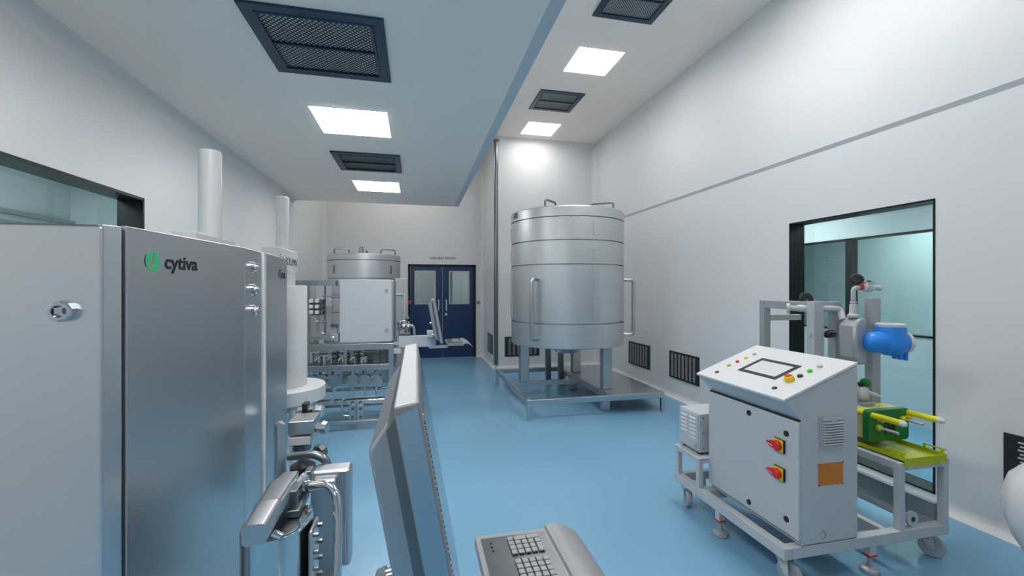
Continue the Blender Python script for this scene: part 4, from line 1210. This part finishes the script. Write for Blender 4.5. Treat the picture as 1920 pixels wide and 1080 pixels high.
# filter holder: green end plates, pale cassettes, yellow rods
fh = thing('filter_holder', 'green plate filter holder with yellow rods and pale cassettes over the tray', 'filter', (2.86, 2.3, .61))
py_ = 2.10
gx0, gx1, gz0, gz1 = 2.695, 3.012, .655, .850
def rrect(x0, x1, z0, z1, r, y, n=5):
    out = []
    for cx_, cz_, a0 in ((x1-r, z1-r, 0), (x0+r, z1-r, 90), (x0+r, z0+r, 180), (x1-r, z0+r, 270)):
        for i in range(n):
            th = math.radians(a0+90*i/(n-1)); out.append((cx_+r*math.cos(th), y, cz_+r*math.sin(th)))
    return out
MB().prism(rrect(gx0, gx1, gz0, gz1, .024, py_-.02), (0, .04, 0)).build('end_plate', 'green', fh, .004)
MB().box(gx0, gx1, 2.56, 2.60, gz0, gz1+.024).build('rear_plate', 'green', fh, .012)
for i in range(5):
    MB().box(gx0+.015, gx1-.015, py_+.022+i*.086, py_+.022+i*.086+.083, gz0+.012, gz1-.012).build('cassette', 'pale', fh, .004)
for x in (2.722, 3.005):
    MB().cyl((x, 1.915, .822), (x, 2.56, .822), .0185).build('guide_rod', 'yellow', fh)
    MB().lathe([(.019, 0), (.0195, .010), (.015, .020), (.008, .027)], (x, 1.918, .822), (0, -1, 0), 20).build('rod_tip', 'paintw', fh)
for x, z in ((2.765, .745), (2.955, .785)):
    MB().cyl((x, 1.965, z), (x, 2.5, z), .008).build('tie_rod', 'lgrey', fh)
    MB().lathe([(.02, 0), (.02, .012), (.012, .02)], (x, py_-.02, z), (0, -1, 0), 6).build('tie_nut', 'yellow', fh)
for x, z in ((2.768, .792), (2.985, .795)):
    MB().cyl((x, py_-.05, z), (x, py_, z), .011).build('dowel', 'yellow', fh)
# black mark on the end plate
b = MB()
def mk(pts):
    b.prism([(2.855+u*.001, py_-.0205, .745+v*.001) for u, v in pts], (0, -.0015, 0))
mk([(-42, 34), (-26, 34), (-26, 12), (-42, 12)]); mk([(-42, 4), (-26, 4), (-26, -48), (-42, -48)])
mk([(-20, 34), (-6, 34), (14, -34), (14, -48), (4, -48), (-20, 20)])
mk([(12, -10), (24, 46), (44, 46), (44, -48), (28, -48), (28, 14), (18, -30)])
b.build('emblem', 'ink', fh, smooth=False)
# valve on the far end of the holder
MB().box(2.81, 2.905, 2.20, 2.29, gz1-.014, gz1+.010).build('valve_foot', 'grey', fh, .006)
MB().lathe([(.018, -.002), (.030, .010), (.034, .03), (.034, .07), (.026, .085), (.016, .095)], (2.862, 2.245, gz1+.01), 'Z', 20).tube([(2.79, 2.30, gz1+.082), (2.87, 2.238, gz1+.074), (2.905, 2.188, gz1+.056)], .013).build('valve_body', 'lgrey', fh)
MB().cyl((2.903, 2.19, gz1+.057), (2.917, 2.168, gz1+.049), .008).build('valve_outlet', 'lgrey', fh)
MB().lathe([(.014, 0), (.026, .008), (.030, .022), (.024, .044), (.010, .050)], (2.855, 2.25, gz1+.128), (1, -.25, .05), 12).build('valve_knob', 'green', fh)
MB().lathe([(.012, 0), (.024, .02), (.012, .03)], (2.850, 2.25, gz1+.104), 'Z', 14).build('valve_bonnet', 'dark', fh)

# blue transmitter on the vessel
bt = thing('flow_transmitter', 'bright blue round flow transmitter in front of the right window', 'instrument', (2.99, 2.16, 1.2))
bc = Vector((2.972, 2.16, 1.252))
K = .86
def ks(pr): return [(r*K, h*K) for r, h in pr]
rd = Vector((1, -.28, 0)).normalized()
b = MB().lathe(ks([(.02, -.182), (.045, -.176), (.066, -.158), (.079, -.125), (.084, -.08), (.084, .075), (.078, .088)]), bc, rd, 36)
b.build('barrel', 'blue', bt)
MB().lathe(ks([(.001, -.100), (.04, -.097), (.072, -.080), (.095, -.045), (.102, -.008), (.099, .015), (.094, .03), (.094, .10), (.092, .115)]), bc, 'Z', 36).build('dome', 'blue', bt)
MB().lathe(ks([(.088, .115), (.090, .118), (.090, .137), (.080, .141), (.072, .137), (.072, .128), (.001, .128)]), bc, 'Z', 36).build('top_ring', 'paintw', bt)
MB().lathe(ks([(.072, .088), (.079, .092), (.077, .116), (.060, .126), (.001, .130)]), bc, rd, 32).build('end_cap', 'paintw', bt)
for i in range(3):
    p = bc + rd*(.005+i*.034) + Vector((0, -.02, -.05))
    MB().cyl(p, p+Vector((0, 0, -.052-(.005*i))), .013, 18).build('gland', 'blue', bt)
MB().cyl(bc-rd*.14, Vector((2.862, 2.26, 1.232)), .016).lathe([(.024, 0), (.024, .01)], (2.864, 2.26, 1.232), (1, -.4, 0), 18).build('mounting_pipe', 'grey', bt)

# white rounded vessel cut by the right edge
wv = thing('rounded_vessel', 'glossy white rounded vessel cut off by right edge of the picture', 'vessel', (2.78, 1.27, 0))
b = MB().lathe([(.03, .335), (.09, .35), (.15, .40), (.195, .48), (.222, .57), (.222, .66), (.20, .74), (.15, .80), (.08, .835), (.03, .842)], (2.78, 1.27, 0), 'Z', 48)
b.build('shell', 'glossw', wv, angle=80)
for k in range(3):
    aa = math.radians(30+120*k)
    MB().cyl((2.78+.12*math.cos(aa), 1.27+.12*math.sin(aa), 0), (2.78+.09*math.cos(aa), 1.27+.09*math.sin(aa), .37), .014).build('leg', 'lgrey', wv)
MB().cyl((2.78, 1.27, .835), (2.78, 1.27, .87), .04).build('cap', 'lgrey', wv)

# ------------------------------------------------------------------ pieces of a part hang under that part
def centre(o):
    n = len(o.data.vertices)
    c = Vector((0, 0, 0))
    for v in o.data.vertices: c += v.co
    return c/n
def base(o): return o.name.split('.')[0]
def nest(root, table):
    kids = [c for c in root.children if c.type == 'MESH']
    cen = {c.name: centre(c) for c in kids}
    for c in kids:
        want = table.get(base(c))
        if not want: continue
        ps = [p for p in kids if base(p) == want]
        sub(c, min(ps, key=lambda p: (cen[p.name]-cen[c.name]).length))
nest(cs, {'door_lock': 'door', 'screen_frame': 'sloped_panel', 'touch_screen': 'sloped_panel', 'push_button': 'sloped_panel', 'stop_collar': 'sloped_panel',
          'stop_knob': 'sloped_panel', 'switch_plate': 'switch_base', 'switch_knob': 'switch_base', 'switch_pointer': 'switch_base', 'plate_clips': 'orange_plate', 'hole_plug': 'hole'})
nest(ct, {'wheel': 'caster', 'wheel_hub': 'caster', 'foot_band': 'levelling_foot', 'foot_screw': 'levelling_foot', 'foot_pad': 'levelling_foot', 'pipe_bore': 'drain_pipe'})
nest(fs, {'valve_nut': 'membrane_valve', 'side_plug': 'membrane_valve', 'valve_back': 'membrane_valve', 'screw_port': 'solenoid_block', 'block_fitting': 'solenoid_block',
          'door_lock': 'box_door', 'hinge': 'control_box', 'pump_dome': 'sample_pump', 'pump_fittings': 'sample_pump'})
nest(sk, {'push_button': 'button_panel', 'emblem': 'side_door', 'emblem_shadow': 'side_door', 'flange_bolt': 'flange_plate', 'acorn_nut': 'chamber_lid', 'cover_sheet': 'pump_cover', 'edge_rail': 'pump_cover'})
nest(tr, {'clip': 'pan', 'tray_handle': 'pan'})
nest(fh, {'rod_tip': 'guide_rod', 'tie_nut': 'tie_rod', 'emblem': 'end_plate'})
nest(pu, {'louvres': 'face_plate', 'cable_gland': 'face_plate', 'screws': 'case'})
for n_, lab in (('stop_knob', 'red stop button inside yellow collar'), ('stop_collar', 'yellow emergency stop collar')):
    for c in bpy.data.objects:
        if base(c) == n_: c['label'] = lab
